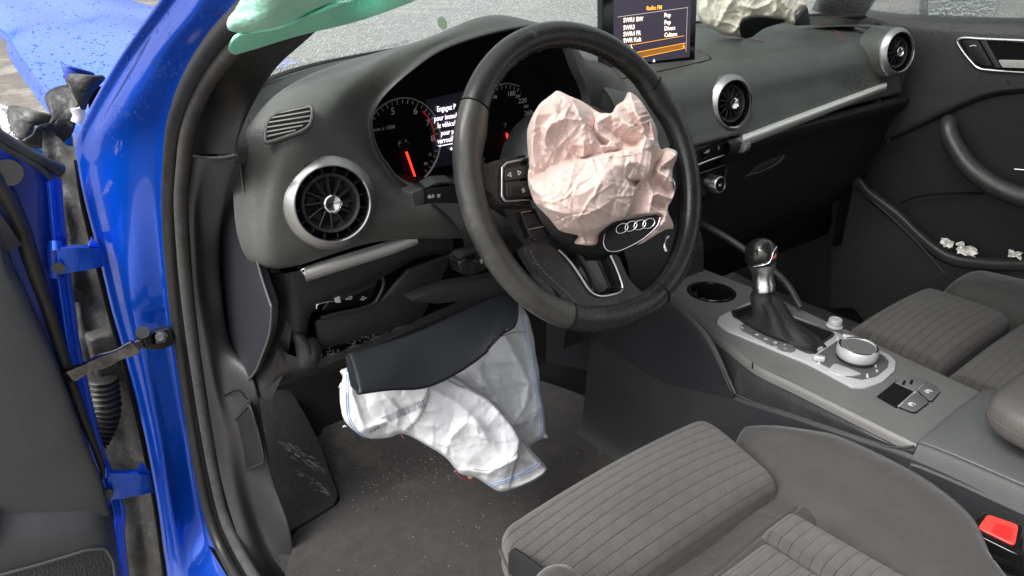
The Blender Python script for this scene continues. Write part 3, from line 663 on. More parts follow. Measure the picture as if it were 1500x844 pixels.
# slatted side defroster grille
gp = [(390, 209), (392, 186), (402, 172), (420, 165), (448, 158), (457, 161), (458, 170), (455, 184), (444, 194), (420, 203), (398, 210)]
GY = LY(.143, (390, 209), (452, 160), (455, 186))
go, gn = GY[0], nrm(np.cross(GY[1]-GY[0], V3(0, .55, .83)))
go = A(424, 184, Y=.149); gn = nrm((-.10, -.80, .60)); PT = bvh(bpy.data.objects['instrument_pod']); h3 = [hit(PT, *q)[0] for q in ((396, 205), (452, 163), (450, 190))]; go = np.mean(h3, 0); gn = nrm(np.cross(h3[1]-h3[0], h3[2]-h3[0]))
if gn @ (CAM-go) < 0: gn = -gn
go = go+gn*.004
gpl = (go, gn)
fr_ = [A(a, b, pl=gpl)+gn*.003 for a, b in gp]
defr = prism('defroster_grille', [p-gn*.0045 for p in rnd(fr_, .3, 3)], gn*.006, black_m, dash, bw=.0008)
tube('grille_rim', fr_, .0022, dash_m, defr, closed=True, res=60, n=8)
for k in range(6):
    q = (k+.7)/6.6
    yl = 208-44*q; l = (392 if k < 4 else 396+(k-4)*9, yl); r_ = (456-(max(0, 2-k))*11, yl-9-2*q)
    a, b = A(*l, pl=gpl)+gn*.0040, A(*r_, pl=gpl)+gn*.0040
    d = nrm(b-a); box('grille_slat', (a+b)/2, (np.linalg.norm(b-a), .0019, .0012), mat('slat_grey', (.16, .165, .15), .5) if k == 0 else MATS['slat_grey'], defr, bw=.0003, ax=(d, nrm(np.cross(gn, d)), gn))

# end face between pod and A-pillar, fuse cover
patch('dash_end_face', [[A(a, b, Y=y) for a, b, y in r] for r in (((362, 172, .185), (342, 195, .22), (336, 215, .26)), ((367, 238, .17), (346, 245, .215), (334, 255, .27)), ((378, 320, .155), (358, 330, .21), (345, 335, .27)), ((398, 398, .155), (386, 404, .20), (370, 410, .25)))], dash_m, 40, 16, dash)
fo = [(350, 229), (355, 265), (363, 305), (378, 385), (395, 440), (398, 452), (395, 488), (384, 520), (373, 545), (352, 566), (338, 540), (324, 505), (313, 430), (312, 385), (315, 342), (322, 305), (333, 268)]
FP = [A(a, b, X=-.694) for a, b in fo]
fc = prism('fuse_cover', cr(FP, 60, True), V3(.01, .004, 0), mat('smooth_fuse_cover', (.020, .021, .026), .45, vary=.08, vscale=6, dirt=((.1, .1, .1), 16, .68, .3)), dash, bw=.003)
tube('fuse_cover_bead', [p+V3(-.001, -.002, 0) for p in FP[0:10]], .0016, mat('bead_grey', (.07, .07, .07), .4), dash, res=40, n=8)
patch('fuse_cover_surround', [[A(a, b, Y=y) for a, b, y in r] for r in (
    ((366, 300, .20), (372, 305, .19), (382, 320, .18), (398, 400, .17)), ((384, 388, .20), (392, 396, .185), (404, 404, .175), (420, 405, .17)), ((402, 450, .20), (412, 450, .19), (418, 450, .182), (430, 452, .18)),
    ((399, 492, .215), (410, 494, .20), (417, 495, .195), (425, 500, .19)), ((386, 530, .235), (398, 534, .22), (408, 538, .215), (416, 545, .21)), ((358, 568, .27), (372, 578, .25), (384, 583, .24), (396, 588, .235)))], trim_m, 60, 20, dash)

# ---- lower dash, driver side (broken around the knee airbag)
low_m = mat('lower_dash_plastic', (.021, .021, .022), .45, bump=[('vor', 700, .00025)], vary=.12, vscale=10, dirt=((.08, .08, .078), 11, .64, .25))
patch('lower_dash_crossbar', [[A(a, b, Y=y) for a, b, y in r] for r in (
    ((398, 404, .17), (404, 440, .185), (412, 472, .195), (420, 500, .205)), ((420, 400, .155), (425, 430, .16), (436, 465, .17), (446, 500, .185)),
    ((445, 395, .15), (452, 418, .152), (458, 440, .158), (462, 452, .17)), ((530, 376, .15), (532, 394, .15), (536, 408, .155), (540, 418, .17)),
    ((608, 352, .15), (610, 364, .15), (612, 372, .156), (614, 378, .17)), ((664, 335, .15), (664, 350, .15), (664, 362, .156), (664, 372, .17)))], low_m, 90, 40, dash)
ts = [(444, 401), (470, 392), (520, 377), (570, 362), (600, 352), (609, 350)]
trim_s = [A(a, b-1, Y=.138) for a, b in ts]
G = []
for k, (a, b) in enumerate(ts):
    hgt = [12, 13, 12, 11, 9, 7][k]
    G.append([A(a, b-9, Y=.150), A(a, b-7, Y=.142), A(a+2, b-2, Y=.134), A(a+3, b+hgt*.45, Y=.134), A(a+4, b+hgt*.85, Y=.141), A(a+4, b+hgt, Y=.152)])
patch('silver_trim_strip', G, alu_m, 60, 20, dash, label='silver strip under the driver side vent')
prism('strip_end_cap', [A(440, 396, Y=.142), A(446, 392, Y=.140), A(452, 404, Y=.135), A(458, 411, Y=.143), A(450, 409, Y=.142)], V3(0, .012, 0), bright_m, dash, bw=.001)
# torn bracket flap
fl = [(430, 489), (438, 487), (448, 495), (460, 496), (468, 505), (468, 520), (463, 535), (452, 541), (440, 536), (436, 520), (434, 505)]
flap = solid(gmesh('torn_flap', np.array([[np.array(c) for c in row] for row in [(V3(*np.mean([A(a, b, Y=.168) for a, b in fl], 0))*(1-q)+cr([A(a, b, Y=.168) for a, b in fl], 50, True)*q+V3(0, -.012*(1-q*q), 0)) for q in (.02, .4, .75, 1)]]), trim_m, dash, cv=True), .0025)
patch('broken_lower_edge', [[A(a, b, Y=y) for a, b, y in r] for r in (
    ((404, 500, .20), (410, 530, .205), (398, 560, .225), (372, 588, .25)), ((425, 520, .185), (428, 540, .195), (424, 550, .21), (415, 560, .23)),
    ((470, 523, .165), (474, 530, .165), (478, 537, .168), (480, 545, .19)), ((560, 490, .15), (564, 496, .15), (566, 503, .152), (566, 512, .17)), ((660, 447, .14), (664, 452, .14), (666, 458, .142), (666, 466, .16)), ((757, 405, .13), (760, 412, .13), (762, 418, .132), (762, 426, .15)))], low_m, 80, 30, dash,
    disp=lambda U, W: .0022*np.sin(U*90)*np.exp(-W*9)*(U > .3)*(U < .7))
patch('dash_cavity', [[A(a, b, Y=.235) for a, b in r] for r in (((392, 395), (400, 470), (400, 560)), ((520, 350), (530, 440), (540, 520)), ((700, 300), (700, 400), (720, 450)), ((800, 260), (820, 400), (840, 470)))], black_m, 6, 6, dash)
prism('knee_trim_panel', rnd([A(a, b, Y=y) for a, b, y in ((463, 472, .175), (520, 456, .168), (560, 440, .165), (578, 420, .16), (598, 396, .157), (664, 371, .15), (640, 425, .155), (614, 473, .16), (540, 495, .17), (468, 514, .18))], .12), V3(0, .006, 0), low_m, dash, bw=.002)
tube('knee_panel_rail', [A(a, b, Y=y) for a, b, y in ((468, 505, .185), (520, 497, .18), (570, 485, .175))], .002, trim_m, dash, res=12)
prism('light_switch_plate', rnd([A(a, b, Y=.172) for a, b in ((490, 434), (515, 417), (552, 406), (556, 412), (550, 430), (540, 444), (500, 452), (470, 456))], .2), V3(0, .006, 0), gloss_m, dash, bw=.0015)
tube('light_switch_rim', LY(.166, (560, 404), (562, 416), (556, 432), (548, 444), (530, 452), (500, 458), (470, 466)), .0024, low_m, dash, res=30)
for s, a, b in (('><', 507, 430), ('=D', 506, 441), ('-D-', 527, 441)):
    text('switch_symbol', s, A(a, b, Y=.1705), A(a+10, b-3, Y=.1705)-A(a, b, Y=.1705), (0, -.1, 1), .0075, print_m, dash)
tube('loose_metal_clip', LY(.166, (464, 452), (465, 446), (478, 442), (489, 441)), .0014, bright_m, dash, res=12)
prism('white_connector', LY(.168, (490, 434), (498, 433), (500, 444), (492, 444)), V3(0, .01, 0), mat('white_connector_plastic', (.55, .55, .55), .4), dash, bw=.001)

# ---- crash debris along the broken ledge
# ---- centre stack
patch('centre_stack', [[V3(x, y+k*.0, z) for y, z in ((.125, .552), (.112, .545), (.110, .53), (.125, .50), (.15, .46), (.17, .40), (.19, .32), (.2, .2))] for k, x in enumerate((-.17, -.12, .06, .10, .108))], low_m, 40, 50, dash)
CS = lambda px, py, d=0.: A(px, py, Y=.108-d)
for nm, q in (('hazard_switch', ((1022, 224), (1034, 219), (1034, 232), (1022, 237))), ('traction_switch', ((1028, 221), (1046, 214), (1050, 224), (1030, 231))), ('seat_sensor_switch', ((1047, 213), (1060, 209), (1064, 219), (1051, 224))), ('blank_switch', ((1061, 208), (1081, 203), (1086, 211), (1065, 218)))):
    prism(nm, [CS(a, b, .004) for a, b in q], V3(0, .008, 0), gloss_m, dash, bw=.0006)
text('traction_symbol', '~OFF', CS(1031, 226, .0055), CS(1041, 222.5)-CS(1031, 226), (0, 0, 1), .0062, print_m, dash)
text('sensor_symbol', 'S', CS(1052, 219, .0055), CS(1056, 217.5)-CS(1052, 219), (0, 0, 1), .0065, print_m, dash)
tube('switch_chrome_bar', [CS(1020, 242, .003), CS(1050, 231, .003), CS(1074, 222, .003)], .0021, bright_m, dash, res=8)
lathe('trim_end_knuckle', A(1086, 211, Y=.10), nrm((1, .1, 0)), [(.0005, -.006), (.014, -.005), (.0165, 0), (.0155, .004), (.0005, .005)], chrome_m, dash, seg=32)
# climate panel
prism('climate_recess', rnd([CS(a, b, .001) for a, b in ((1020, 256), (1062, 241), (1064, 246), (1059, 276), (1040, 286), (1018, 294))], .1), V3(0, .004, 0), gloss_m, dash, bw=.001)
tube('climate_rim', [CS(a, b, .003) for a, b in ((1020, 256), (1040, 249), (1061, 242), (1064, 246), (1062, 262), (1058, 277))], .0012, trim_m, dash, n=6)
kc, kn = CS(1047, 270, .004), nrm((-.05, -.97, .2))
kk = lathe('climate_knob', kc, kn, [(.0145, -.004), (.0145, .010), (.0135, .012), (.0118, .0125), (.0115, .0105), (.0005, .0105)], chrome_m, dash, seg=40)
lathe('knob_face', kc, kn, [(.0114, .0112), (.0005, .0114)], gloss_m, kk, seg=30)
text('knob_symbol', 'AC', kc+kn*.012+V3(-.004, 0, -.003), (1, 0, 0), (0, .2, 1), .006, print_m, kk)
# passenger silver strip
rows = []
for q in np.linspace(0, 1, 8):
    a = 1088+q*(1299-1088); b = 206-q*(206-126); hh = 15.5-5.5*q; y = .095+.012*q
    rows.append([A(a, b-hh*.62, Y=y+.012), A(a, b-hh*.5, Y=y+.001), A(a, b-hh*.1, Y=y-.009), A(a, b+hh*.35, Y=y-.009), A(a, b+hh*.62, Y=y-.002)])
patch('silver_trim_strip', rows, alu_m, 50, 18, dash, label='long silver strip under the passenger dash')
patch('glovebox', [[V3(x, y+.006*max(0, (x-.1)), z) for y, z in ((.105, .548), (.096, .540), (.100, .525), (.115, .505), (.125, .48), (.14, .42), (.17, .33), (.24, .24))] for x in (.085, .10, .25, .45, .62, .70)], dark_m, 50, 40, dash)
prism('glovebox_handle', rnd([A(a, b, Y=.098) for a, b in ((1092, 258), (1110, 240), (1145, 226), (1149, 230), (1132, 243), (1112, 252))], .2), V3(0, -.006, 0), dark_m, dash, bw=.0015)
tube('glovebox_handle_edge', [A(a, b, Y=.091) for a, b in ((1093, 258), (1118, 250), (1138, 240), (1148, 228))], .0012, trim_m, dash, res=14, n=6)
prism('corner_infill', [A(a, b, Y=.32) for a, b in ((1240, 14), (1262, 14), (1292, 16), (1304, 70), (1268, 80), (1240, 60))], V3(0, .004, 0), dark_m, dash, bw=.001)
patch('dash_carrier', [[V3(x, y, z) for y, z in ((.30, .662), (.20, .64), (.175, .56), (.19, .40), (.22, .2))] for x in (-.12, .3, .70)], black_m, 8, 12, dash)
prism('end_filler', [V3(.64, .165, .655), V3(.80, .165, .66), V3(.80, .165, .2), V3(.64, .165, .2)], V3(0, .01, 0), black_m, dash, bw=0)
# engine badge on passenger dash: two horizontal bars and small emblem
def on_dash(px, py): return A(px, py, Y=.122)+0
bd = [A(1146, 171, Y=.118), A(1180, 155, Y=.12)]
tube('badge_bar', [A(1146, 166, Y=.116), A(1179, 154.5, Y=.118)], .0012, bright_m, dash, n=6)
tube('badge_bar', [A(1162, 168, Y=.116), A(1179, 162, Y=.118)], .0012, bright_m, dash, n=6)
prism('badge_emblem', [A(1145, 167, Y=.116), A(1158, 163, Y=.116), A(1162, 168, Y=.116), A(1147, 172, Y=.116)], V3(0, .002, 0), chrome_m, dash, bw=.0003)
# scuff of black powder on dash
scuff = []
DT = bvh(dp)
Vs, Fs = [], []
for k in range(240):
    px, py = 1250+random.gauss(0, 13), 122+random.gauss(0, 7)
    p, n = hit(DT, px, py)
    if p is None: continue
    u, v, _ = basis(n); s = random.uniform(.0003, .0011); a = random.random()*6.28; st_ = random.uniform(1, 3.2)
    pol = [p+s*(math.cos(a+t*1.256)*u*.8+math.sin(a+t*1.256)*v*st_)*random.uniform(.6, 1.2) for t in range(5)]
    i0 = len(Vs); Vs += pol; Fs.append(tuple(range(i0, i0+5)))
soot = from_py('powder_scuff', Vs, Fs, black_m, dash, smooth=0, kind='stuff')
# thin red thread on passenger dash
th = [hit(DT, a, b, .0012)[0] for a, b in ((1198, 37), (1208, 37), (1216, 42), (1224, 47), (1230, 52), (1236, 59))]
tag(tube('red_thread', th, .0009, mat('red_thread', (.20, .05, .05), .8), None, res=30, n=5), 'thin frayed red thread lying on the passenger dash top', 'thread')
th = [hit(DT, a, b, .001)[0] for a, b in ((1085, 55), (1095, 58), (1108, 60), (1118, 62))]
tag(tube('red_thread', th, .0006, MATS['red_thread'], None, res=20, n=5), 'faint red thread below cream airbag near the screen', 'thread')

# ---- instrument cluster
clus = from_py('instrument_cluster', [V3(-.54, .252, .50), V3(-.17, .252, .50), V3(-.17, .252, .70), V3(-.54, .252, .70)], [(0, 1, 2, 3)], mat('cluster_face', (.003, .003, .004), .5, spec=.1), dash, smooth=0)
CY = .250
def gauge(cx, cz, R, marks, needle, label):
    c = V3(cx, CY, cz); n = V3(0, -1, 0)
    gring = lathe('gauge_ring', c, n, [(R*.985, .0), (R*.99, .0035), (R, .0035), (R*1.005, .0)], mat('dial_ring_grey', (.5, .5, .5), .4) if 'dial_ring_grey' not in MATS else MATS['dial_ring_grey'], clus, seg=80, label=label)
    lathe('gauge_dial', c, n, [(R*.96, .0006), (.0005, .0006)], MATS['cluster_face'], gring, seg=60)
    for s, ang, sz in marks:
        a = R_(ang); r = R*.78; o = c+V3(math.cos(a)*r, -.002, math.sin(a)*r)
        text('dial_number', s, o-V3(0, 0, sz*.35), (1, 0, 0), (0, 0, 1), sz, print_m, gring, align='CENTER')
    for k in range(36):
        ang = -50+k*8; a = R_(ang)
        if ang > 235: continue
        e = V3(math.cos(a), 0, math.sin(a)); box('dial_tick', c+e*R*.92+V3(0, -.0012, 0), (R*(.07 if k % 2 else .10), .0006, .0005), print_m, gring, bw=0, ax=(e, V3(-e[2], 0, e[0]), V3(0, 1, 0)))
    lathe('needle_hub', c+V3(0, -.001, 0), n, [(.009, 0), (.009, .004), (.006, .006), (.0005, .006)], gloss_m, gring, seg=30)
    a = R_(needle); e = V3(math.cos(a), 0, math.sin(a)); f = V3(-e[2], 0, e[0])
    prism('needle', [c+e*.010-f*.0015+n*.006, c+e*(R*.93)-f*.0012+n*.006, c+e*(R*.93)+f*.0012+n*.006, c+e*.010+f*.0015+n*.006], n*.001, glow_m, gring, bw=0)
    return gring, c
gl_, cL = gauge(-.443, .592, .0625, (('5', 104, .0135), ('6', 62, .0135), ('7', 30, .012), ('8', 2, .012), ('90', -42, .006), ('½', -25, .006)), -72, 'rev counter')
text('dial_caption', '1/min x 1000', cL+V3(-.048, -.002, .024), (1, 0, 0), (0, 0, 1), .0072, print_m, gl_)
tube('red_zone_arc', [cL+V3(math.cos(a)*.053, -.0012, math.sin(a)*.053) for a in np.linspace(R_(50), R_(-4), 20)], .0007, mat('dim_red', (.25, .01, .01), .5, emit=(1, .03, .02), estr=.12), gl_, n=5)
gr_, cR = gauge(-.268, .592, .0625, (('140', 112, .007), ('180', 74, .0105), ('200', 58, .006), ('220', 44, .0105), ('240', 30, .006), ('260', 17, .0105), ('280', 2, .006), ('30', 212, .0105), ('½', -28, .007)), -78, 'speedometer')
# central display
dq = (628, 150, 690, 236)
dd = prism('cluster_display', [A(624, 146, Y=.249), A(690, 132, Y=.249), A(690, 236, Y=.249), A(638, 246, Y=.249)], V3(0, .002, 0), mat('cluster_lcd', (.008, .009, .014), .3, emit=(.03, .03, .06), estr=.04), clus, bw=0)
rt = V3(1, 0, 0)
for s, a, b in (('Engagez P', 640, 164), ('pour immobiliser', 636, 178), ('le véhicule et', 641, 188), ('pour pouvoir', 646, 199), ('verrouiller le', 641, 211)):
    text('display_line', s, A(a, b, Y=.2465), rt, (0, 0, 1), .0108, scrw_m, clus, xs=.74)
text('display_line', '+9°', A(659, 222, Y=.2465), rt, (0, 0, 1), .0095, scrw_m, clus, bold=.00015)
box('display_rule', (A(641, 214, Y=.2465)+A(690, 206, Y=.2465))/2, (.055, .001, .0008), scrw_m, clus, bw=0)
# lower cowl between hood and column
patch('column_cowl', [[V3(x, y, z) for y, z in ((.25, .535), (.20, .545), (.14, .545), (.09, .535), (.07, .51), (.09, .47))] for x in (-.47, -.44, -.36, -.28, -.25)], low_m, 30, 30, dash)
patch('cluster_sill', [[V3(x, y, z) for y, z in ((.252, .53), (.22, .535), (.17, .54), (.15, .535))] for x in (-.54, -.36, -.18)], black_m, 20, 10, dash)
patch('column_shroud', [[V3(-.353+r*math.cos(a), y, z+rz*math.sin(a)) for a in np.linspace(0, 2*math.pi, 12, endpoint=False)] for y, z, r, rz in ((.20, .50, .06, .05), (.12, .53, .058, .048), (.055, .565, .052, .042), (.03, .575, .045, .036))], black_m, 24, 40, dash, cv=True)

# ---- infotainment screen
scr = thing('infotainment_screen', 'upright infotainment screen listing radio stations on dash top', 'screen', (0, .2, .66))
so_ = A(1018, 88, Y=.190); se = A(884, 112, Y=.215); sx = nrm(so_-se); sx = nrm(V3(1, -.06, 0))
bl = A(883, 112, pl=(so_, nrm(np.cross(sx, (0, .12, 1))))); sup = nrm((0, .10, 1)); sn = -nrm(np.cross(sup, sx)); 
if sn @ (CAM-so_) < 0: sn = -sn
SP = (so_, sn)
Sc = lambda px, py, off=0.: A(px, py, pl=SP)+sn*off
wS = (bl-so_) @ -sx
TR = so_+sup*.115; TL = so_-sx*wS+sup*.115
prism('screen_housing', rnd([so_-sup*.02, so_-sx*wS-sup*.02, TL, TR], .04), -sn*.012, gloss_m, scr, bw=.0015)
q0 = so_-sx*.014+sup*.006; W_ = wS-.036; H_ = .098
prism('screen_panel', [q0+sn*.0008, q0-sx*W_+sn*.0008, q0-sx*W_+sup*H_+sn*.0008, q0+sup*H_+sn*.0008], -sn*.001, scrd_m, scr, bw=0)
def st(s, px, py, size, m, al='LEFT'): return text('screen_text', s, Sc(px, py, .0016), sx, sup, size, m, scr, align=al, depth=.0001, bold=.0002)
st('Radio: FM', 946, 15, .0082, scro_m)
for a, b, y1, y2 in (('SWR1 BW', 'Pop', 33, 25.5), ('SWR3', 'Pop', 44, 36), ('SWR4 FR', 'Divers', 53.5, 45), ('SWR Kult', 'Culture', 63, 54.5)):
    st(a, 912, y1, .0092, scrc_m); st(b, 972, y2, .0092, scrc_m)
st('L', 923, 71, .0085, scrc_m)
def sline(a, b, w_, m, nm='screen_rule'):
    p, q = Sc(*a, .0014), Sc(*b, .0014); box(nm, (p+q)/2, (np.linalg.norm(p-q), w_, .0003), m, scr, bw=0, ax=(nrm(q-p), nrm(np.cross(sn, q-p)), sn))
sline((904, 25), (1007, 11), .0007, mat('display_grey_glow', (.2, .2, .2), .5, emit=(.6, .5, .5), estr=.5))
sline((912, 68), (1001, 52.5), .0005, scro_m)
sline((1006, 12), (1004, 76), .0005, MATS['display_grey_glow'])
hb = prism('highlight_bar', [Sc(925, 78, .0012), Sc(1003, 63, .0012), Sc(1003, 70.5, .0012), Sc(925, 87, .0012)], sn*.0003, mat('bar_brown_glow', (.1, .05, .01), .5, emit=(.5, .19, .02), estr=.3), scr, bw=0)
for k in range(2): sline((925, 78+k*9), (1003, 63+k*7.5), .0006, scro_m)
text('screen_icon', '▲', Sc(955, 91, .0016), sx, sup, .006, scrc_m, scr)
st('6', 999, 70, .007, scro_m)
# slot in the dash
tube('screen_slot_seam', [p for p in [hit(DT, a, b, .0002)[0] for a, b in ((878, 112), (884, 121), (920, 114), (970, 104), (1034, 89), (1040, 84), (1022, 74))] if p is not None], .0009, black_m, dash, res=40, n=6)

# fine white dust specks settled on the dash
Vs, Fs = [], []
for k in range(150):
    p, n = hit(DT, random.uniform(1030, 1290), random.uniform(30, 190), .0004)
    if p is None: continue
    u, v, _ = basis(n); s = random.uniform(.0002, .0007); i0 = len(Vs); Vs += [p+s*(math.cos(t_*1.57)*u+math.sin(t_*1.57)*v) for t_ in range(4)]; Fs.append((i0, i0+1, i0+2, i0+3))
for k in range(110):
    p, n = hit(PT, random.uniform(360, 640), random.uniform(60, 390), .0004)
    if p is None: continue
    u, v, _ = basis(n); s = random.uniform(.0002, .0005); i0 = len(Vs); Vs += [p+s*(math.cos(t_*1.57)*u+math.sin(t_*1.57)*v) for t_ in range(4)]; Fs.append((i0, i0+1, i0+2, i0+3))
from_py('dust_specks', Vs, Fs, mat('dust_white', (.25, .25, .24), .9), dash, smooth=0, kind='stuff')
# ================================================================== steering wheel
WC = V3(-.3526, -.0219, .5979); WT = .4644
WU, WN = V3(1, 0, 0), V3(0, -math.cos(WT), math.sin(WT)); WV = np.cross(WN, WU)
whl = thing('steering_wheel', 'worn black leather steering wheel with torn hub under pink airbag', 'steering wheel', WC)
def W(u, v, h=0.): return WC+WU*u+WV*v+WN*h
def WP(px, py, h=0.): return A(px, py, pl=(WC+WN*h, WN))
def Wpol(r, deg, h=0.): a = R_(deg); return W(r*math.cos(a), r*math.sin(a), h)
RR, rr_ = .1690, .0153
def rimmesh(name, d0, d1, m, n=60):
    V, F = [], []; q = 28
    for i in range(n):
        d = d0+(d1-d0)*i/(n-1); a = R_(d); e = WU*math.cos(a)+WV*math.sin(a)
        dd = (d+360) % 360
        th = math.exp(-((dd-152)/10)**2)+math.exp(-((dd-388 if dd > 300 else dd-28)/10)**2)
        flat = math.exp(-((dd-265)/22)**2)
        for j in range(q):
            b = 2*math.pi*j/q; cb, sb = math.cos(b), math.sin(b)
            rx = rr_*(1+.05*flat); rx2 = rx*(1+(.42*th if cb < 0 else 0)*max(0, -cb)); ry = rr_*(.93-.10*flat)
            V.append(WC+e*(RR-.004*flat+rx2*cb)+WN*ry*sb)
    for i in range(n-1):
        for j in range(q): F.append((i*q+j, (i+1)*q+j, (i+1)*q+(j+1) % q, i*q+(j+1) % q))
    return from_py(name, V, F, m, whl, smooth=180)
upper_m = mat('rubbed_wheel_leather', (.044, .043, .040), .33, bump=[('vor', 900, .00012), ('noise', 38, .0006)], vary=.3, vscale=16, dirt=((.13, .128, .12), 24, .58, .45))
S1, S2, S3, S4 = 142.8, 33.7, -121, -69
rimmesh('rim_top', S2, S1, leather_m, 90); rimmesh('rim_left', S1, 360+S3, upper_m, 90)
rimmesh('rim_bottom', S3, S4, leather_m, 40); rimmesh('rim_right', S4, S2, leather_m, 90)
for d in (S1, S2, S3, S4):
    e = WU*math.cos(R_(d))+WV*math.sin(R_(d)); f = math.exp(-((d-142.8-9)/10)**2) if d > 100 else 0
    tube('rim_seam', [W(0, 0)+e*(RR+(rr_*1.0)*math.cos(b)*(1 if math.cos(b) > 0 else 1+.15*(d > 30)))+WN*rr_*.94*math.sin(b) for b in np.linspace(0, 2*math.pi, 32, endpoint=False)], .0011, black_m, whl, closed=True, n=6)
# inner stitching, right grip
def stitches(name, path, parent, m=None, L=.0032, r=.00055, gap=.0052, side=None):
    P = cr(np.array(path), 400); D = np.concatenate([[0], np.cumsum(np.linalg.norm(np.diff(P, axis=0), axis=1))]); V, F = [], []
    s = 0
    while s < D[-1]-L:
        p = np.array([np.interp(s, D, P[:, k]) for k in range(3)]); q = np.array([np.interp(s+L, D, P[:, k]) for k in range(3)])
        d = nrm(q-p); 
        if side is not None: q = q+np.array(side)*L*.5
        n1 = nrm(np.cross(d, (.3, .5, .8))); n2 = np.cross(d, n1); i0 = len(V)
        for e in (p, q):
            for a in range(4): V.append(e+r*(math.cos(a*1.571)*n1+math.sin(a*1.571)*n2))
        F += [(i0+a, i0+(a+1) % 4, i0+4+(a+1) % 4, i0+4+a) for a in range(4)]+[(i0+3, i0+2, i0+1, i0), (i0+4, i0+5, i0+6, i0+7)]; s += gap
    return from_py(name, V, F, m or MATS['grey_thread'], parent, kind='stuff', smooth=0)
mat('grey_thread', (.045, .045, .045), .8)
stitches('rim_stitching', [Wpol(RR-rr_*.98, d, .003) for d in np.linspace(S4+2, S2-2, 30)], whl, side=WN)
stitches('rim_stitching', [Wpol(RR-rr_*.98, d, .003) for d in np.linspace(S2+3, 80, 20)], whl, side=WN)

# hub and spokes
hub = lathe('hub_cover', W(-.002, -.004, 0), WN, [(.099, -.045), (.098, -.02), (.094, -.004), (.085, .010), (.070, .018), (.0005, .020)], mat('hub_plastic', (.006, .006, .0065), .42, bump=GRAIN, vary=.2, vscale=14), whl, seg=64)
def wprism(name, pts, h, t, m, parent=whl, bw=.002, r=.2, seg=4):
    P = [WP(a, b, h) for a, b in pts]
    if r: P = rnd(P, r)
    return prism(name, P, -WN*t, m, parent, bw=bw, seg=seg)
# lower spoke, leather arm + frame
sp_ = [(768, 366), (777, 358), (804, 358), (820, 369), (846, 398), (869, 428), (880, 434), (906, 430), (912, 420), (893, 372), (906, 374), (922, 410), (944, 432), (960, 440), (940, 452), (905, 466), (862, 466), (835, 452), (816, 427), (790, 402)]
wprism('lower_spoke', sp_, .006, .016, leather_m, bw=.005, r=.25, seg=5)
tube('spoke_chrome_edge', [WP(a, b, .008) for a, b in ((818, 366), (832, 380), (848, 402), (862, 424), (872, 432), (884, 434), (903, 430), (911, 424), (911, 416), (903, 394), (894, 374))], .0015, bright_m, whl, res=60, n=8)
wprism('spoke_pocket', [(822, 370), (892, 372), (908, 420), (900, 428), (874, 429), (850, 400)], -.004, .010, gloss_m, bw=.002)
wprism('spoke_pocket_rib', [(846, 372), (852, 372), (884, 424), (874, 427), (862, 400)], .000, .006, mat('grey_rib', (.012, .012, .012), .3), bw=.001, r=0)
stitches('spoke_stitching', [WP(a, b, .0075) for a, b in ((776, 368), (786, 386), (806, 408), (824, 424), (838, 438), (845, 446))], whl, side=WN)
wprism('hub_side_trim', [(762, 310), (784, 305), (796, 325), (808, 350), (780, 354)], .0, .012, gloss_m, bw=.002)
wprism('hub_side_window', [(765, 316), (783, 312), (790, 326), (771, 330)], .001, .004, MATS['grey_rib'], bw=.001)
wprism('hub_side_window', [(774, 338), (794, 334), (801, 346), (782, 350)], .001, .004, MATS['grey_rib'], bw=.001)
for a, b, c, d in ((763, 312, 782, 308), (775, 336, 796, 332)): tube('side_trim_glint', [WP(a, b, .002), WP(c, d, .002)], .0008, bright_m, whl, n=5)
# left spoke with switch panel
wprism('left_spoke', [(704, 250), (712, 240), (730, 234), (760, 228), (800, 222), (830, 240), (830, 300), (790, 306), (752, 300), (734, 300), (722, 285), (706, 275)], -.002, .02, leather_m, bw=.005)
wprism('right_spoke', [(940, 222), (985, 214), (1000, 235), (1002, 262), (985, 290), (940, 300)], -.002, .02, leather_m, bw=.005)
fr2 = rnd([WP(a, b, .002) for a, b in ((735, 246), (742, 239), (770, 233), (812, 226), (822, 288), (770, 293), (740, 295), (735, 288))], .25)
tube('switch_panel_frame', fr2, .0014, chrome_m, whl, closed=True, n=8)
wprism('switch_panel', [(736, 246), (743, 240), (810, 228), (820, 287), (741, 293), (737, 288)], .001, .01, gloss_m, bw=.001)
wprism('arrow_key', [(740, 250), (746, 246), (800, 238), (804, 256), (741, 265)], .0045, .006, mat('key_black', (.02, .02, .02), .35), bw=.0012)
wprism('roller_key', [(741, 268), (800, 262), (806, 286), (744, 290)], .0045, .006, MATS['key_black'], bw=.0012)
wprism('thumb_roller', [(747, 274), (764, 271), (764, 287), (748, 288)], .008, .006, gloss_m, bw=.0018)
for s, a, b, z in (('◁', 744, 260, .0062), ('▷', 759, 256.5, .0062), ('≡', 765, 284, .009)): text('key_symbol', s, WP(a, b, .0052), WU, WV, z, print_m, whl)
tube('right_frame_glimpse', [WP(a, b, .0) for a, b in ((984, 262), (988, 270), (986, 286))], .0014, bright_m, whl, res=10)
tube('right_frame_glimpse', [WP(a, b, -.004) for a, b in ((979, 347), (974, 352), (973, 360), (976, 368))], .0020, bright_m, whl, res=10)

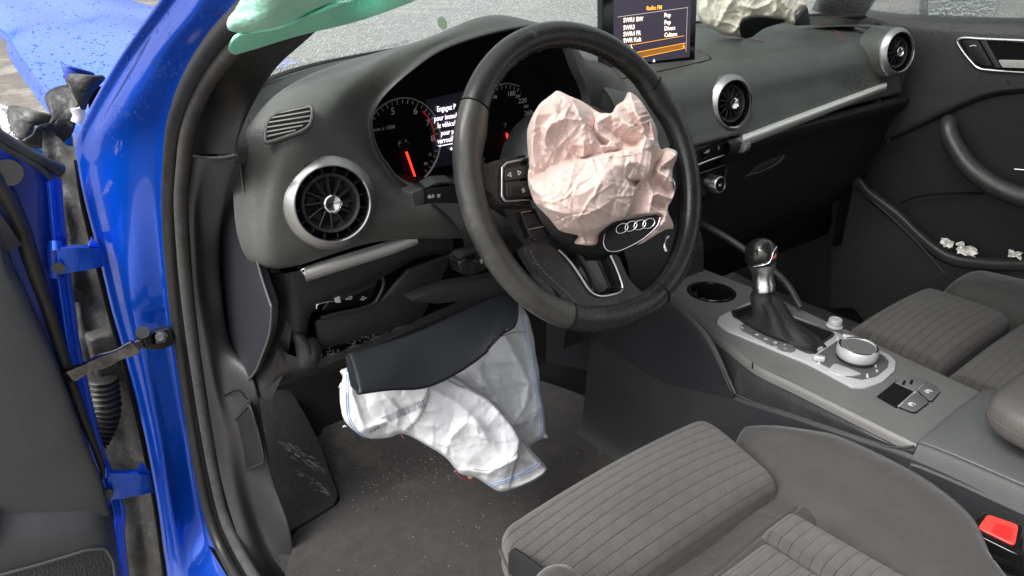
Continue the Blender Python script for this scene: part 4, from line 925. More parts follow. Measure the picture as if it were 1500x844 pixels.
# flipped hub badge
bdc = WP(925, 342, .060); bn = nrm(CAM-bdc+V3(.15, 0, .1)); BPl = (bdc, bn)
Bd = lambda px, py, h=0.: A(px, py, pl=BPl)+bn*h
bo = [(884, 352), (886, 342), (898, 330), (920, 322), (945, 318), (966, 319), (962, 332), (945, 348), (925, 360), (905, 368), (890, 367)]
BG = cr([Bd(a, b) for a, b in bo], 60, True)
badge = prism('badge_flap', BG, -bn*.006, mat('badge_black', (.004, .004, .004), .5, spec=.12), whl, bw=.0015)
tube('badge_rim', [p+bn*.0005 for p in cr([Bd(a, b) for a, b in ((967, 319), (962, 332), (945, 348), (925, 360), (905, 368), (890, 367), (884, 356), (886, 343))], 40)], .0011, mat('dark_chrome', (.25, .25, .26), .2, metal=1), badge, n=8)
for k, (a, b) in enumerate(((911, 335), (924, 332), (937, 330), (950, 328))):
    ring = [Bd(a+8.6*math.cos(t)+1.5*math.sin(t), b-7.2*math.sin(t)-1.2*math.cos(t), .0016+.0004*(k % 2)) for t in np.linspace(0, 2*math.pi, 40, endpoint=False)]
    tube('badge_ring', ring, .0008, mat('badge_chrome', (.38, .38, .39), .2, metal=1) if k == 0 else MATS['badge_chrome'], badge, closed=True, n=8)

# ------------------------------------------------------------------ column stalks
ind = thing('indicator_stalk', 'black indicator stalk with printed arrows, left behind the wheel', 'stalk', A(640, 290, Y=.05))
IP = lambda a, b, y=.062: A(a, b, Y=y)
prism('stalk_body', rnd([IP(603, 280), (IP(622, 275)), IP(650, 268), IP(690, 274), IP(690, 298), IP(630, 298), IP(612, 302), IP(604, 298)], .2), V3(0, .018, 0), dark_m, ind, bw=.004, seg=4)
prism('stalk_tip', rnd([IP(602, 283, .058), IP(621, 276, .058), (IP(622, 299, .058)), IP(606, 302, .058)], .25), V3(0, .022, 0), mat('stalk_grey', (.05, .05, .05), .35), ind, bw=.003, seg=4)
prism('stalk_top', rnd([IP(622, 276), IP(640, 267), IP(662, 266), IP(668, 272)], .2), V3(0, .014, .004), low_m, ind, bw=.002)
text('stalk_symbol', '⇔ ≡', IP(625, 292, .060), IP(650, 290)-IP(625, 292), (0, 0, 1), .0085, print_m, ind)
cru = thing('lower_stalk', 'short black lower stalk end with small print, below the wheel rim', 'stalk', A(690, 385, Y=.06))
CP = lambda a, b, y=.055: A(a, b, Y=y)
prism('stalk_body', rnd([CP(672, 380), CP(682, 372), CP(704, 366), CP(740, 352), CP(744, 376), CP(712, 394), CP(690, 404), CP(676, 402)], .2), V3(0, .02, 0), dark_m, cru, bw=.003, seg=4)
prism('stalk_cap', rnd([CP(671, 384, .052), CP(682, 375, .052), CP(696, 370, .052), CP(702, 390, .052), CP(688, 402, .052), CP(675, 400, .052)], .25), V3(0, .02, 0), gloss_m, cru, bw=.003, seg=4)
prism('stalk_button', rnd([CP(673, 386, .050), CP(684, 378, .050), CP(688, 396, .050), CP(676, 399, .050)], .25), V3(0, .01, 0), dark_m, cru, bw=.002, seg=4)
text('stalk_symbol', '|||', CP(704, 386, .053), V3(1, 0, .4), V3(-.3, 0, 1), .007, print_m, cru)
# ignition side of column: faint parts in the dark
prism('column_lower_cover', rnd([A(a, b, Y=.10) for a, b in ((640, 445), (600, 440), (660, 418), (735, 405), (760, 398), (770, 430))], .1), V3(0, .02, 0), low_m, dash, bw=.003)

# ================================================================== airbags (slack cloth, folds raised then relaxed)
def poly_dist(X, Y, O):
    """signed distance (positive inside) to the closed outline O and the nearest outline point"""
    P = np.stack([X.ravel(), Y.ravel()], 1); best = np.full(len(P), 1e9); near = np.zeros_like(P); ins = np.zeros(len(P), bool)
    for i in range(len(O)):
        p, q = O[i], O[(i+1) % len(O)]; d = q-p; t = np.clip(((P-p) @ d)/(d @ d+1e-9), 0, 1); c = p+t[:, None]*d; r = np.hypot(*(P-c).T)
        k = r < best; best[k] = r[k]; near[k] = c[k]
        if p[1] != q[1]:
            cr_ = ((p[1] > P[:, 1]) != (q[1] > P[:, 1])) & (P[:, 0] < (q[0]-p[0])*(P[:, 1]-p[1])/(q[1]-p[1])+p[0]); ins ^= cr_
    return np.where(ins, best, -best).reshape(X.shape), near.reshape(X.shape+(2,))
def cloth(name, outline, pl, m, parent, step=1.5, dome=0., facets=None, cre=None, fl=(), tilt=None, excess=1.02, iters=4, hold=.15, seed=3, amp=.00004, noise_amp=.001, noise_s=30., back=.02, rim=6., t=0, smooth=2, stiff=.2):
    O = cr(np.array(outline, float), 160, True); lo, hi = O.min(0)-step, O.max(0)+step
    X, Y = np.meshgrid(np.arange(lo[0], hi[0], step), np.arange(lo[1], hi[1], step), indexing='ij')
    sd_, near = poly_dist(X, Y, O); out_ = sd_ < 0; Xs, Ys = np.where(out_, near[..., 0], X), np.where(out_, near[..., 1], Y)
    sd_ = np.maximum(sd_, 0)
    o, nn = np.array(pl[0]), nrm(pl[1]); wv_ = nrm(CAM-o)
    d = np.stack([(Xs-750)/FPX, -(Ys-422)/FPX, np.ones_like(Xs)], 2) @ AX
    tt = ((o-CAM) @ nn)/(d @ nn); P = CAM+tt[..., None]*d
    e = np.clip(sd_/rim, 0, 1); rnd_ = np.sqrt(np.clip(1-(1-e)**2, 0, 1))
    H = dome*np.power(np.clip(sd_/max(1, sd_.max()), 0, 1), .5)
    if facets: H = H+facet_field(Xs, Ys, facets, smooth=smooth)
    if fl: H = H+folds(Xs, Ys, fl)
    if cre: H = H+random_creases(Xs, Ys, outline, *cre)
    if tilt is not None: H = H+tilt(Xs, Ys)
    H = H*rnd_-back*(1-rnd_)
    P = P+wv_*H[..., None]
    nz = np.array([mnoise.fractal(Vector(p)*noise_s, 1., 2., 4) for p in P.reshape(-1, 3)]).reshape(X.shape)
    P = P+wv_*(noise_amp*nz*rnd_)[..., None]
    if iters: P = relax(P, excess, iters, hold, seed, amp, stiff=stiff)
    if (gnormals(P)*wv_).sum(2).mean() < 0: P, out_, X = P[:, ::-1], out_[:, ::-1], X[:, ::-1]
    nu, nv = P.shape[:2]; I, J = np.meshgrid(np.arange(nu-1), np.arange(nv-1), indexing='ij'); I, J = I.ravel(), J.ravel()
    F = np.stack([I*nv+J, (I+1)*nv+J, (I+1)*nv+J+1, I*nv+J+1], 1); of = out_.ravel(); F = F[~of[F].all(1)]
    used = np.unique(F); mp_ = np.full(nu*nv, -1); mp_[used] = np.arange(len(used))
    ob = from_py(name, P.reshape(-1, 3)[used], [tuple(map(int, f)) for f in mp_[F]], m, parent, smooth=180)
    if t: solid(ob, t)
    return ob, P
z = lambda pts: [(750+a/3.015, 110+b/3.015) for a, b in pts]      # drawing coordinates of the folds
pink_o = z([(735, 345), (725, 330), (690, 318), (662, 325), (650, 290), (645, 240), (620, 185), (580, 120), (550, 85), (515, 68), (495, 105), (460, 130), (440, 165), (415, 165), (385, 160), (310, 110), (250, 85), (200, 63), (170, 85), (110, 140), (75, 200), (58, 250), (62, 330), (70, 400), (62, 440), (70, 500), (100, 570), (160, 630), (210, 690), (290, 712), (275, 740), (282, 752), (370, 755), (385, 705), (450, 650), (520, 640), (600, 625), (650, 630), (560, 745), (580, 750), (680, 690), (718, 685), (715, 650), (690, 590), (725, 525), (710, 485), (715, 420), (732, 370)])
def z3(*L): return [[(750+a/3.015, 110+b/3.015, (h-30)*1.2+32) for a, b, h in l] for l in L]
PL = z3([(200,65,14),(250,110,34),(290,160,46),(320,220,50),(345,262,46),(375,305,40),(400,325,32)],
 [(310,112,6),(350,150,8),(368,200,10),(362,250,12),(385,288,14),(415,312,18)],
 [(388,162,16),(372,200,38),(372,240,46),(390,270,48),(430,295,50),(466,318,52)],
 [(402,166,26),(450,190,48),(500,225,56),(560,265,56),(600,300,52),(608,335,48)],
 [(440,260,30),(480,288,24),(510,302,22),(550,315,26)], [(400,318,42),(440,322,48),(468,330,46)],
 [(88,462,30),(140,466,42),(190,457,50),(215,426,55),(260,402,57),(320,386,58),(380,371,60),(430,356,61),(500,343,60),(560,336,55),(604,341,50)],
 [(100,440,16),(155,420,20),(200,396,24),(250,374,26),(320,366,26),(395,350,30),(455,338,32),(520,326,36)],
 [(170,350,34),(158,300,44),(165,265,50),(190,230,54),(230,211,54),(290,206,50),(328,232,46)], [(195,300,36),(240,330,32),(290,350,28)],
 [(318,362,42),(322,310,50),(300,255,48)], [(225,250,42),(260,290,40),(290,320,38)],
 [(100,160,18),(75,200,12),(60,260,8),(65,350,8),(70,420,10)], [(140,130,34),(118,200,40),(108,280,38),(100,350,34),(118,410,30)], [(140,230,34),(138,300,32),(150,370,30)],
 [(150,130,36),(200,140,48),(255,165,50),(280,195,48)], [(200,180,44),(240,190,46)],
 [(515,70,14),(525,120,36),(540,180,44),(565,230,44),(590,285,40)], [(530,195,24),(548,235,20),(575,262,26)], [(495,105,12),(475,150,26),(495,195,40)], [(505,150,24),(515,190,22)],
 [(550,85,10),(590,140,18),(620,190,18),(645,240,14),(648,290,10)], [(570,130,30),(595,200,38),(612,260,38),(626,320,34),(612,385,36)], [(590,180,28),(600,240,26),(598,290,30)],
 [(733,345,22),(700,368,36),(660,394,38),(625,425,34)], [(690,320,20),(666,350,16),(638,388,12),(616,430,14)], [(715,420,8),(690,400,20),(650,420,22)],
 [(606,350,50),(600,400,58),(590,440,54),(562,462,46),(537,500,50),(516,560,52),(492,610,46),(468,645,28)], [(548,472,20),(560,520,18),(550,570,16),(522,612,16),(498,636,14)],
 [(590,470,36),(612,520,40),(602,570,36),(570,612,26)], [(640,430,42),(675,450,48),(700,480,44),(718,512,24)], [(615,462,20),(655,488,18),(690,522,16)], [(600,505,30),(640,520,42),(690,545,38),(712,535,18)],
 [(625,560,16),(672,582,12)], [(640,600,30),(680,602,30),(702,622,20)], [(700,684,8),(660,655,26),(620,642,28)], [(600,662,12),(645,694,8)], [(570,705,18),(590,738,8)],
 [(110,500,38),(150,520,54),(220,500,66),(300,520,74),(380,480,77),(440,470,74)], [(120,560,30),(200,582,60),(300,600,64),(400,570,66),(462,540,62)], [(165,612,30),(250,655,40),(330,672,38),(400,650,42),(440,615,46)],
 [(70,490,8),(100,570,8),(160,630,10)], [(205,688,8),(290,710,8),(380,700,10)], [(290,738,10),(340,747,12)], [(320,722,16),(362,728,16)], [(250,690,18),(330,700,20)],
 [(240,440,60),(330,430,66),(420,410,68),(500,390,68),(560,390,62)], [(470,420,64),(500,460,56),(515,500,56)], [(440,375,62),(430,420,72),(400,440,74)], [(500,370,62),(480,420,68)])
PF = []
drv = thing('driver_airbag', 'crumpled pink airbag hanging out of the steering wheel hub', 'airbag', W(0, 0, .03))
def ptilt(X, Y): return .018*np.clip((Y-230)/100, 0, 1)*np.clip((960-X)/80, 0, 1)-.006
cloth('airbag_cloth', pink_o, (W(.0, .0, .028), WN), pink_m, drv, step=1.25, facets=PL, smooth=0, cre=([(950, 224), (858, 238), (945, 268), (816, 133), (925, 330)], 190, .7, 2.0, 24, 95, .0010, .0036, 3), tilt=ptilt, iters=2, noise_amp=.0002, noise_s=38, back=.025, rim=7)

k2 = lambda pts: [(470+a/2.639, 420+b/2.639) for a, b in pts]
knee = thing('knee_airbag', 'limp white knee airbag with blue seams hanging into the footwell', 'airbag', A(650, 560, Y=.08))
KO = V3(-.50, .09, .27); KN = nrm((-.12, -1, .25))
rearo = k2([(870, 560), (880, 585), (850, 592), (810, 618), (780, 640), (700, 600), (600, 500), (520, 420), (480, 330), (560, 250), (700, 130), (755, 60), (800, 110), (815, 160), (825, 200), (832, 260), (845, 330), (848, 400), (862, 460), (868, 520)])
RF = [(k2([(700, 180), (760, 300), (800, 380), (770, 500)]), .012, 14, 10), (k2([(620, 300), (700, 290), (760, 290)]), .006, 6, 8), (k2([(640, 360), (700, 350), (740, 370), (800, 375)]), .006, 6, 8), (k2([(560, 260), (640, 380), (730, 500), (800, 560)]), .008, 8, 12), (k2([(790, 120), (810, 250), (835, 400), (860, 560)]), .006, 4, 5)]
cloth('rear_panel', rearo, (KO+V3(0, .03, 0), KN), white_m, knee, step=1.8, dome=.012, fl=RF, cre=([(760, 450), (780, 640)], 40, 2, 5, 30, 90, .001, .004, 8), iters=8, noise_amp=.003, noise_s=14, back=.003, rim=6, t=.0015)
fronto = k2([(868, 690), (868, 710), (840, 740), (760, 775), (695, 792), (655, 775), (600, 740), (540, 725), (515, 700), (480, 660), (400, 610), (320, 570), (260, 585), (185, 588), (130, 560), (90, 520), (75, 470), (70, 400), (82, 350), (72, 325), (110, 310), (260, 290), (400, 290), (500, 330), (590, 390), (660, 440), (730, 520), (780, 590), (840, 660)])
FF = [(k2([(560, 400), (640, 440), (720, 520), (750, 590), (740, 650)]), .024, 8, 26), (k2([(420, 370), (400, 440), (380, 500), (330, 550)]), .007, 5, 14), (k2([(150, 560), (260, 520), (320, 560)]), .010, 10, 8),
      (k2([(120, 300), (130, 420), (170, 540)]), .008, 6, 10), (k2([(480, 650), (500, 580), (560, 520), (620, 540)]), .009, 9, 12), (k2([(560, 700), (640, 710), (740, 650), (820, 670)]), .012, 6, 14),
      (k2([(430, 400), (520, 450), (600, 520), (640, 600), (720, 640)]), .008, 10, 12), (k2([(590, 520), (600, 570), (650, 590)]), .006, 6, 7), (k2([(350, 450), (400, 480), (450, 480)]), .005, 5, 7), (k2([(330, 560), (420, 610), (500, 660)]), .008, 6, 12),
      (k2([(700, 790), (800, 740), (860, 700)]), .007, 4, 5), (k2([(250, 420), (300, 470), (300, 540)]), .004, 6, 9)]
def ktilt(X, Y): return .03*np.clip((X-560)/200, 0, 1)
fo_, FPn = cloth('front_panel', fronto, (KO, KN), white_m, knee, step=1.8, dome=.022, fl=FF, cre=([(690, 470), (510, 640), (780, 690), (740, 660)], 60, 2.5, 7, 25, 80, .0008, .0036, 6), iters=10, noise_amp=.003, noise_s=12, tilt=ktilt, back=.006, rim=8, t=.0015)
KT = bvh(fo_); 
blue_t = mat('blue_stitch', (.22, .32, .58), .8); print_g = mat('grey_ink', (.25, .25, .27), .8); brown_t = mat('brown_stitch', (.20, .15, .12), .8)
def drape_line(pts, m, r=.00045, T=None, nm='seam_stitching', off=.0008, res=60):
    P = []
    for a, b in cr(np.array(pts, float), res):
        h, n = hit(T or KT, a, b, off)
        if h is not None: P.append(h)
    if len(P) > 3: return tube(nm, P, r, m, knee, n=5)
drape_line(k2([(112, 285), (108, 340), (106, 420), (112, 500), (140, 555), (180, 584)]), blue_t)
drape_line(k2([(104, 285), (100, 340), (98, 420), (104, 500), (132, 555), (172, 584)]), blue_t)
drape_line(k2([(655, 770), (700, 758), (760, 735), (820, 705), (845, 690), (842, 672), (828, 655)]), blue_t)
drape_line(k2([(650, 762), (700, 750), (760, 727), (812, 698), (836, 684)]), blue_t)
drape_line(k2([(418, 375), (412, 430), (395, 480), (360, 530), (322, 562)]), brown_t, .0005)
drape_line(k2([(780, 590), (745, 655), (700, 695), (640, 712), (590, 705)]), brown_t, .0004)
RT = bvh([o for o in bpy.data.objects if o.name.startswith('rear_panel')][0])
drape_line(k2([(765, 80), (785, 160), (808, 280), (828, 400), (845, 500), (850, 590)]), blue_t, T=RT)
drape_line(k2([(773, 80), (793, 160), (816, 280), (836, 400), (853, 500), (858, 590)]), blue_t, T=RT)
drape_line(k2([(690, 195), (740, 178), (795, 175)]), brown_t, .0005, T=RT)
# barcode and number
def bar(a0, b0, a1, b1, w):
    P = []
    for a, b, sgn in ((a0, b0, -1), (a1, b1, -1), (a1, b1, 1), (a0, b0, 1)):
        h, n = hit(KT, a+sgn*w*.5, b-sgn*w*.3, .0007)
        if h is None: return
        P.append(h)
    return P
bv, bf = [], []
q = 0.
(ax_, ay_), (bx_, by_) = k2([(236, 518), (400, 448)])
while q < 1:
    wd = random.choice((.6, .6, 1.1, 1.6)); x0, y0 = ax_+(bx_-ax_)*q, ay_+(by_-ay_)*q
    P = bar(x0-.6, y0-5, x0+2.2, y0+5.2, wd)
    if P: bf.append(tuple(range(len(bv), len(bv)+4))); bv += P
    q += (wd+random.choice((.7, .9, 1.4)))/65
from_py('barcode_print', bv, bf, print_g, knee, smooth=0, kind='stuff')
for s, a, b in (('6', 212, 552), ('5', 198, 562), ('9', 183, 570)):
    (x0, y0), = k2([(a, b)]); h, n = hit(KT, x0, y0, .001)
    if h is not None:
        rgt = nrm(A(x0+9, y0-5, Y=.06)-A(x0, y0, Y=.06)); text('ink_number', s, h, rgt, np.cross(n, rgt), .0125, print_g, knee)
(x0, y0), = k2([(575, 722)])
rd = thing('airbag_tether_tag', 'small red and amber tag caught at the knee airbag bottom corner', 'tag', A(x0, y0, Y=.07))
tube('red_edge', LY(.062, *k2([(518, 712), (545, 738), (590, 752)])), .0013, mat('red_cloth', (.30, .05, .08), .8), rd, res=12)
tube('tag_screw', LY(.055, *k2([(570, 712), (580, 735)])), .004, mat('amber_plastic', (.35, .28, .15), .4), rd, res=8)
# loose threads
for a in (((100, 540), (85, 542), (92, 536)), ((312, 570), (316, 582), (322, 586)), ((70, 390), (78, 372), (86, 376))):
    tube('loose_thread', LY(.075, *k2(a)), .0007, MATS['red_cloth'] if a[0][0] == 312 else white_m, knee, n=4)

# knee bolster door, thrown open by the bag
kb = thing('knee_bolster_flap', 'curved black knee bolster panel swung open over white airbag', 'trim panel', A(640, 520, Y=.06))
kt = k2([(110, 274), (260, 230), (400, 180), (560, 106), (680, 50), (735, 26), (757, 24)])
kb_ = k2([(145, 408), (260, 392), (400, 382), (520, 330), (630, 255), (700, 185), (757, 145)])
rowsK = []
for (a, b), (c, d) in zip(kt, kb_):
    p, q = A(a, b, Y=.095), A(c, d, Y=.045)
    rowsK.append([p+V3(0, .004, 0), p, p*.66+q*.34+V3(0, -.003, 0), p*.33+q*.67+V3(0, -.004, 0), q, q+V3(0, .004, .0005)])
solid(patch('flap_panel', rowsK, mat('smooth_black_panel', (.010, .0115, .015), .45, bump=[('noise', 12, .002)], vary=.1, vscale=5, dirt=((.06, .06, .065), 14, .66, .25)), 60, 26, kb), .003)
prism('flap_side_edge', [rowsK[0][1]+V3(-.002, 0, 0), rowsK[0][1]+V3(-.002, .008, 0), rowsK[0][4]+V3(-.006, .008, .006), rowsK[0][4]+V3(-.002, 0, 0)], V3(.004, 0, 0), MATS['smooth_black_panel'], kb, bw=.001)

# side curtain
cur = thing('side_curtain_airbag', 'mint green side curtain airbag drooping across windscreen corner', 'airbag', (-.62, .1, .85))
cb = [(348, 80, -.765), (357, 75, -.758), (399, 65, -.725), (450, 53, -.685), (507, 37, -.65), (565, 17, -.60), (612, 0, -.59), (690, -34, -.57)]
cm = [(349, 50, -.775), (362, 48, -.772), (411, 39, -.755), (450, 25, -.73), (496, 6, -.70), (540, -14, -.61), (590, -40, -.60), (670, -80, -.58)]
ct = [(371, -30, -.785), (378, -34, -.785), (420, -42, -.78), (460, -60, -.76), (505, -80, -.73), (550, -95, -.62), (600, -110, -.61), (680, -150, -.59)]
g1 = [[A(*r[i][:2], X=r[i][2]) for r in (cb, cm)] for i in range(8)]
rowsC = []
for i in range(8):
    p, q = A(*cb[i][:2], X=cb[i][2]), A(*cm[i][:2], X=cm[i][2])
    rowsC.append([p+V3(.012, .01, .006), p, p*.6+q*.4+V3(-.010, -.008, 0), q+V3(-.004, -.004, 0), q+V3(.012, .01, 0)])
patch('curtain_hem', rowsC, mint_m, 80, 24, cur, disp=lambda U, W_: .0018*np.sin(U*9+W_*3)*np.sin(U*4))
rowsC = []
for i in range(8):
    p, q = A(*cm[i][:2], X=cm[i][2]), A(*ct[i][:2], X=ct[i][2])
    rowsC.append([p+V3(.004, .004, 0), p*.8+q*.2+V3(-.012, -.01, 0), p*.5+q*.5+V3(-.008, -.006, 0), q])
patch('quilted_curtain', rowsC, mat('pale_mint_weave', (.48, .92, .74), .9, spec=.1, bump=[('vor', 240, -.0006), ('noise', 30, .001)], vary=.06, vscale=12), 90, 40, cur, disp=lambda U, W_: .0022*np.sin(U*8+W_*3)*np.sin(W_*3+U*4))
# pale green sticker patch on windscreen
tk = lathe('parking_sticker', A(648, 34, Y=.40), nrm((.2, -1, .3)), [(.0005, 0), (.010, 0)], mat('pale_green_sticker', (.45, .62, .40), .6), body, seg=24)

# passenger airbag on the dash
cream = thing('passenger_airbag', 'cream passenger airbag slumped on dash top beside the screen', 'airbag', (.3, .25, .67))
co = [(1021, -40), (1021, 0), (1022, 22), (1032, 38), (1046, 44), (1060, 51), (1074, 53), (1088, 54), (1089, 46), (1086, 38), (1092, 30), (1110, 27), (1130, 28), (1151, 31), (1160, 36), (1166, 33), (1166, 22), (1174, 14), (1183, 8), (1176, -2), (1165, -20), (1140, -60), (1080, -70)]
CF = [([(1040, -20), (1035, 10), (1042, 30)], .012, 8, 8), ([(1080, -10), (1060, 20), (1050, 42)], .02, 7, 12), ([(1085, 8), (1105, 14), (1125, 6), (1140, -10)], .016, 6, 9), ([(1100, 20), (1090, 32), (1072, 50)], .014, 5, 8), ([(1138, -20), (1136, 10), (1132, 26)], .016, 6, 6), ([(1183, 8), (1170, 18), (1160, 34)], .012, 4, 6), ([(1145, 5), (1155, 14), (1150, 28)], .010, 5, 5), ([(1100, -30), (1110, -5), (1095, 12)], .01, 7, 7)]
cloth('airbag_cloth', co, (V3(.25, .265, .70), nrm((-.35, -.9, .25))), cream_m, cream, step=1.2, dome=.02, fl=CF, cre=([(1100, 30), (1050, 45), (1150, 20)], 60, 1, 3, 12, 40, .002, .006, 5), iters=6, noise_amp=.004, noise_s=26, back=.02, rim=6)
fl1 = [A(a, b, Y=.215) for a, b in ((1088, 33), (1098, 28), (1112, 26), (1130, 27), (1152, 31), (1135, 37), (1120, 42), (1108, 50), (1101, 55), (1090, 56), (1086, 46))]
prism('airbag_door', cr(fl1, 40, True), V3(.002, .006, .001), black_m, cream, bw=.001)
prism('airbag_door_edge', [A(a, b, Y=.225) for a, b in ((1168, 29), (1183, 9), (1186, 22), (1188, 37), (1168, 38))], V3(.002, .01, 0), trim_m, cream, bw=.002)
# ================================================================== centre console
con = thing('centre_console', 'grey centre console with silver selector plate and rotary controller', 'console', (0, -.15, 0))
TOPZ = .305
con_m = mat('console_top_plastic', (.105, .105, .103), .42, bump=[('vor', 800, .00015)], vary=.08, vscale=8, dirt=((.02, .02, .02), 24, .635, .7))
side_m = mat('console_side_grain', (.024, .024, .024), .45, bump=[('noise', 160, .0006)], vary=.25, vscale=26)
ys = [.14, .10, .05, 0, -.06, -.13, -.2, -.28, -.361]
def xd(y): return float(np.interp(-y, [-.14, -.09, -.019, .126, .361], [-.01, -.03, -.062, -.110, -.113]))
def xp(y): return float(np.interp(-y, [-.14, 0, .165, .356], [.10, .105, .089, .074]))
rowsT = [[V3(xd(y)-.002, y, TOPZ-.014), V3(xd(y)+.000, y, TOPZ-.006), V3(xd(y)+.005, y, TOPZ-.001), V3(xd(y)+.012, y, TOPZ), V3(0, y, TOPZ+.001), V3(xp(y)-.012, y, TOPZ), V3(xp(y)-.003, y, TOPZ-.003), V3(xp(y), y, TOPZ-.02), V3(xp(y)+.002, y, TOPZ-.10)] for y in ys]
CH = V3(.030, .056, TOPZ)
pocket_c = V3(-.030, -.288, TOPZ)
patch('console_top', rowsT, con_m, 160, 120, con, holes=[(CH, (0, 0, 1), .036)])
# cup holder
ch = lathe('cup_holder', CH+V3(0, 0, 0), (0, 0, 1), [(.041, -.003), (.041, .0015), (.036, .0022), (.035, -.001), (.034, -.06), (.0005, -.061)], gloss_m, con, seg=60)
lathe('cup_holder_ring', CH+V3(0, 0, .0022), (0, 0, 1), [(.0365, 0), (.0365, .0008), (.0352, .0008), (.0352, 0)], mat('rosy_chrome', (.75, .62, .55), .2, metal=1), ch, seg=60)
prism('cup_divider', [CH+V3(*d) for d in ((-.01, .033, -.03), (.01, .03, -.03), (.008, .0, -.045), (-.006, .0, -.045))], V3(0, 0, -.01), low_m, ch, bw=.002)
prism('cup_clip', [CH+V3(*d) for d in ((-.004, .033, -.012), (.004, .033, -.012), (.004, .033, -.026), (-.004, .033, -.026))], V3(0, -.003, 0), trim_m, ch, bw=.001)
# front surround of the cup holder
# side trims, driver side
sideU = [V3(xd(y)-.005, y, TOPZ-.013) for y in (-.105, -.13, -.2, -.28, -.345, -.362)]
lowL = [A(a, b, X=-.116) for a, b in ((1073, 573), (1110, 590), (1190, 620), (1270, 645), (1318, 654), (1340, 652))]
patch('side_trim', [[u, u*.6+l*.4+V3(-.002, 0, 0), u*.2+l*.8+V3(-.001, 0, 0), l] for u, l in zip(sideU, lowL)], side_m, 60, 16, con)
tube('side_trim_bead', [l+V3(-.002, 0, -.001) for l in lowL], .0016, trim_m, con, res=40, n=8)
frontU = [V3(xd(y)-.004, y, TOPZ-.012) for y in (.10, .05, 0, -.06, -.105, -.125)]
patch('front_side_trim', [[u, u+V3(-.002, 0, -.01), u+V3(-.003, -.0, -.025), u+V3(-.003, 0, -.045)] for u in frontU], side_m, 30, 12, con)
# lower console wall
lw = []
for y in (.18, .08, 0, -.1, -.2, -.3, -.36, -.45, -.7, -1.2):
    zt = float(np.interp(-y, [-.18, .1, .36, .5, .7], [.26, .245, .292, .30, .30]))
    lw.append([V3(-.108, y, zt+.004), V3(-.120, y, zt-.003), V3(-.122, y, zt-.02), V3(-.128, y, zt-.1), V3(-.135, y, .05), V3(-.16, y, .0)])
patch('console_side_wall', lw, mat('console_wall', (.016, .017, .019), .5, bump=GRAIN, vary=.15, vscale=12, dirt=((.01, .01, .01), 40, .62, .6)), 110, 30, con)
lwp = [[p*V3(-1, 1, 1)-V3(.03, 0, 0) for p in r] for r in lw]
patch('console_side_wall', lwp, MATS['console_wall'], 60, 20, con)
# knee pad of the console beside the wheel
wp_ = [(800, 440), (860, 432), (930, 425), (983, 442), (1010, 462), (1035, 490), (1052, 520), (1066, 552), (1077, 577)]
wb_ = [(800, 530), (850, 540), (900, 550), (960, 560), (985, 565), (1010, 570), (1030, 574), (1052, 578), (1072, 584)]
patch('knee_pad_panel', [[A(a, b, X=-.100), A(a, b, X=-.116)+V3(0, 0, -.001), A(a, b, X=-.124)+V3(0, 0, -.008), A(a, b, X=-.124)*.5+A(c, d, X=-.124)*.5, A(c, d, X=-.124)] for (a, b), (c, d) in zip(wp_, wb_)], mat('knee_pad_plastic', (.014, .015, .018), .42, bump=GRAIN, vary=.12, vscale=9), 80, 30, con)
tube('knee_pad_bead', [A(a, b, X=-.121) for a, b in wp_[2:]], .0026, trim_m, con, res=50, n=8)
tube('console_rail', [A(a, b, X=.085) for a, b in ((1020, 322), (1075, 355), (1130, 395), (1155, 420), (1172, 450))], .006, low_m, con, res=30)
# inner tunnel wall on far side of the wheel
patch('tunnel_cheek', [[V3(x, y, z) for y, z in ((.22, .42), (.16, .40), (.13, .36), (.12, .30))] for x in (-.10, 0, .09)], low_m, 20, 20, con)

# rear part of console, armrest
patch('console_rear_top', [[V3(-.122, y, z-.035), V3(-.117, y, z-.008), V3(-.108, y, z), V3(-.02, y, z+.004), V3(.07, y, z), V3(.082, y, z-.02), V3(.085, y, z-.1)] for y, z in ((-.3635, .308), (-.372, .316), (-.45, .322), (-.6, .326), (-1.1, .326))], mat('console_rear_plastic', (.075, .078, .078), .45, bump=[('vor', 620, .0002)], vary=.08, vscale=8), 60, 50, con)
arm = thing('armrest', 'padded grey centre armrest with double stitched edge', 'armrest', (-.03, -.6, .33))
AG = []
for y, wd, zt, zb in ((-.405, .015, .372, .362), (-.410, .05, .385, .350), (-.425, .066, .392, .343), (-.46, .076, .396, .340), (-.55, .080, .398, .340), (-.75, .080, .398, .34), (-1.0, .08, .398, .34)):
    AG.append([V3(-.028+wd*math.copysign(abs(math.cos(a))**.55, math.cos(a)), y, (zt+zb)/2+(zt-zb)/2*math.copysign(abs(math.sin(a))**.7, math.sin(a))) for a in np.linspace(0, 2*math.pi, 16, endpoint=False)])
arm_m = mat('armrest_leatherette', (.075, .071, .067), .48, bump=[('vor', 700, .0003), ('noise', 14, .002)], vary=.06, vscale=8)
ao = patch('armrest_pad', AG, arm_m, 60, 70, arm, cv=True)
for dz in (.0, .005):
    P = []
    for i, y in enumerate((-.41, -.425, -.46, -.55, -.7, -.9)):
        wd = (.050, .066, .076, .080, .08, .08)[i]; P.append(V3(-.028-wd*1.0-.0004, y, .372-dz))
    stitches('armrest_stitching', [V3(.02, -.4075, .371-dz), V3(-.04, -.4065, .371-dz)]+P, arm, mat('tan_thread', (.10, .09, .08), .8) if dz == 0 else MATS['tan_thread'], gap=.0045, L=.003)
lathe('armrest_seam', (0, 0, -5), (0, 0, 1), [(.0005, 0), (.001, 0)], black_m, arm, seg=6) if False else None

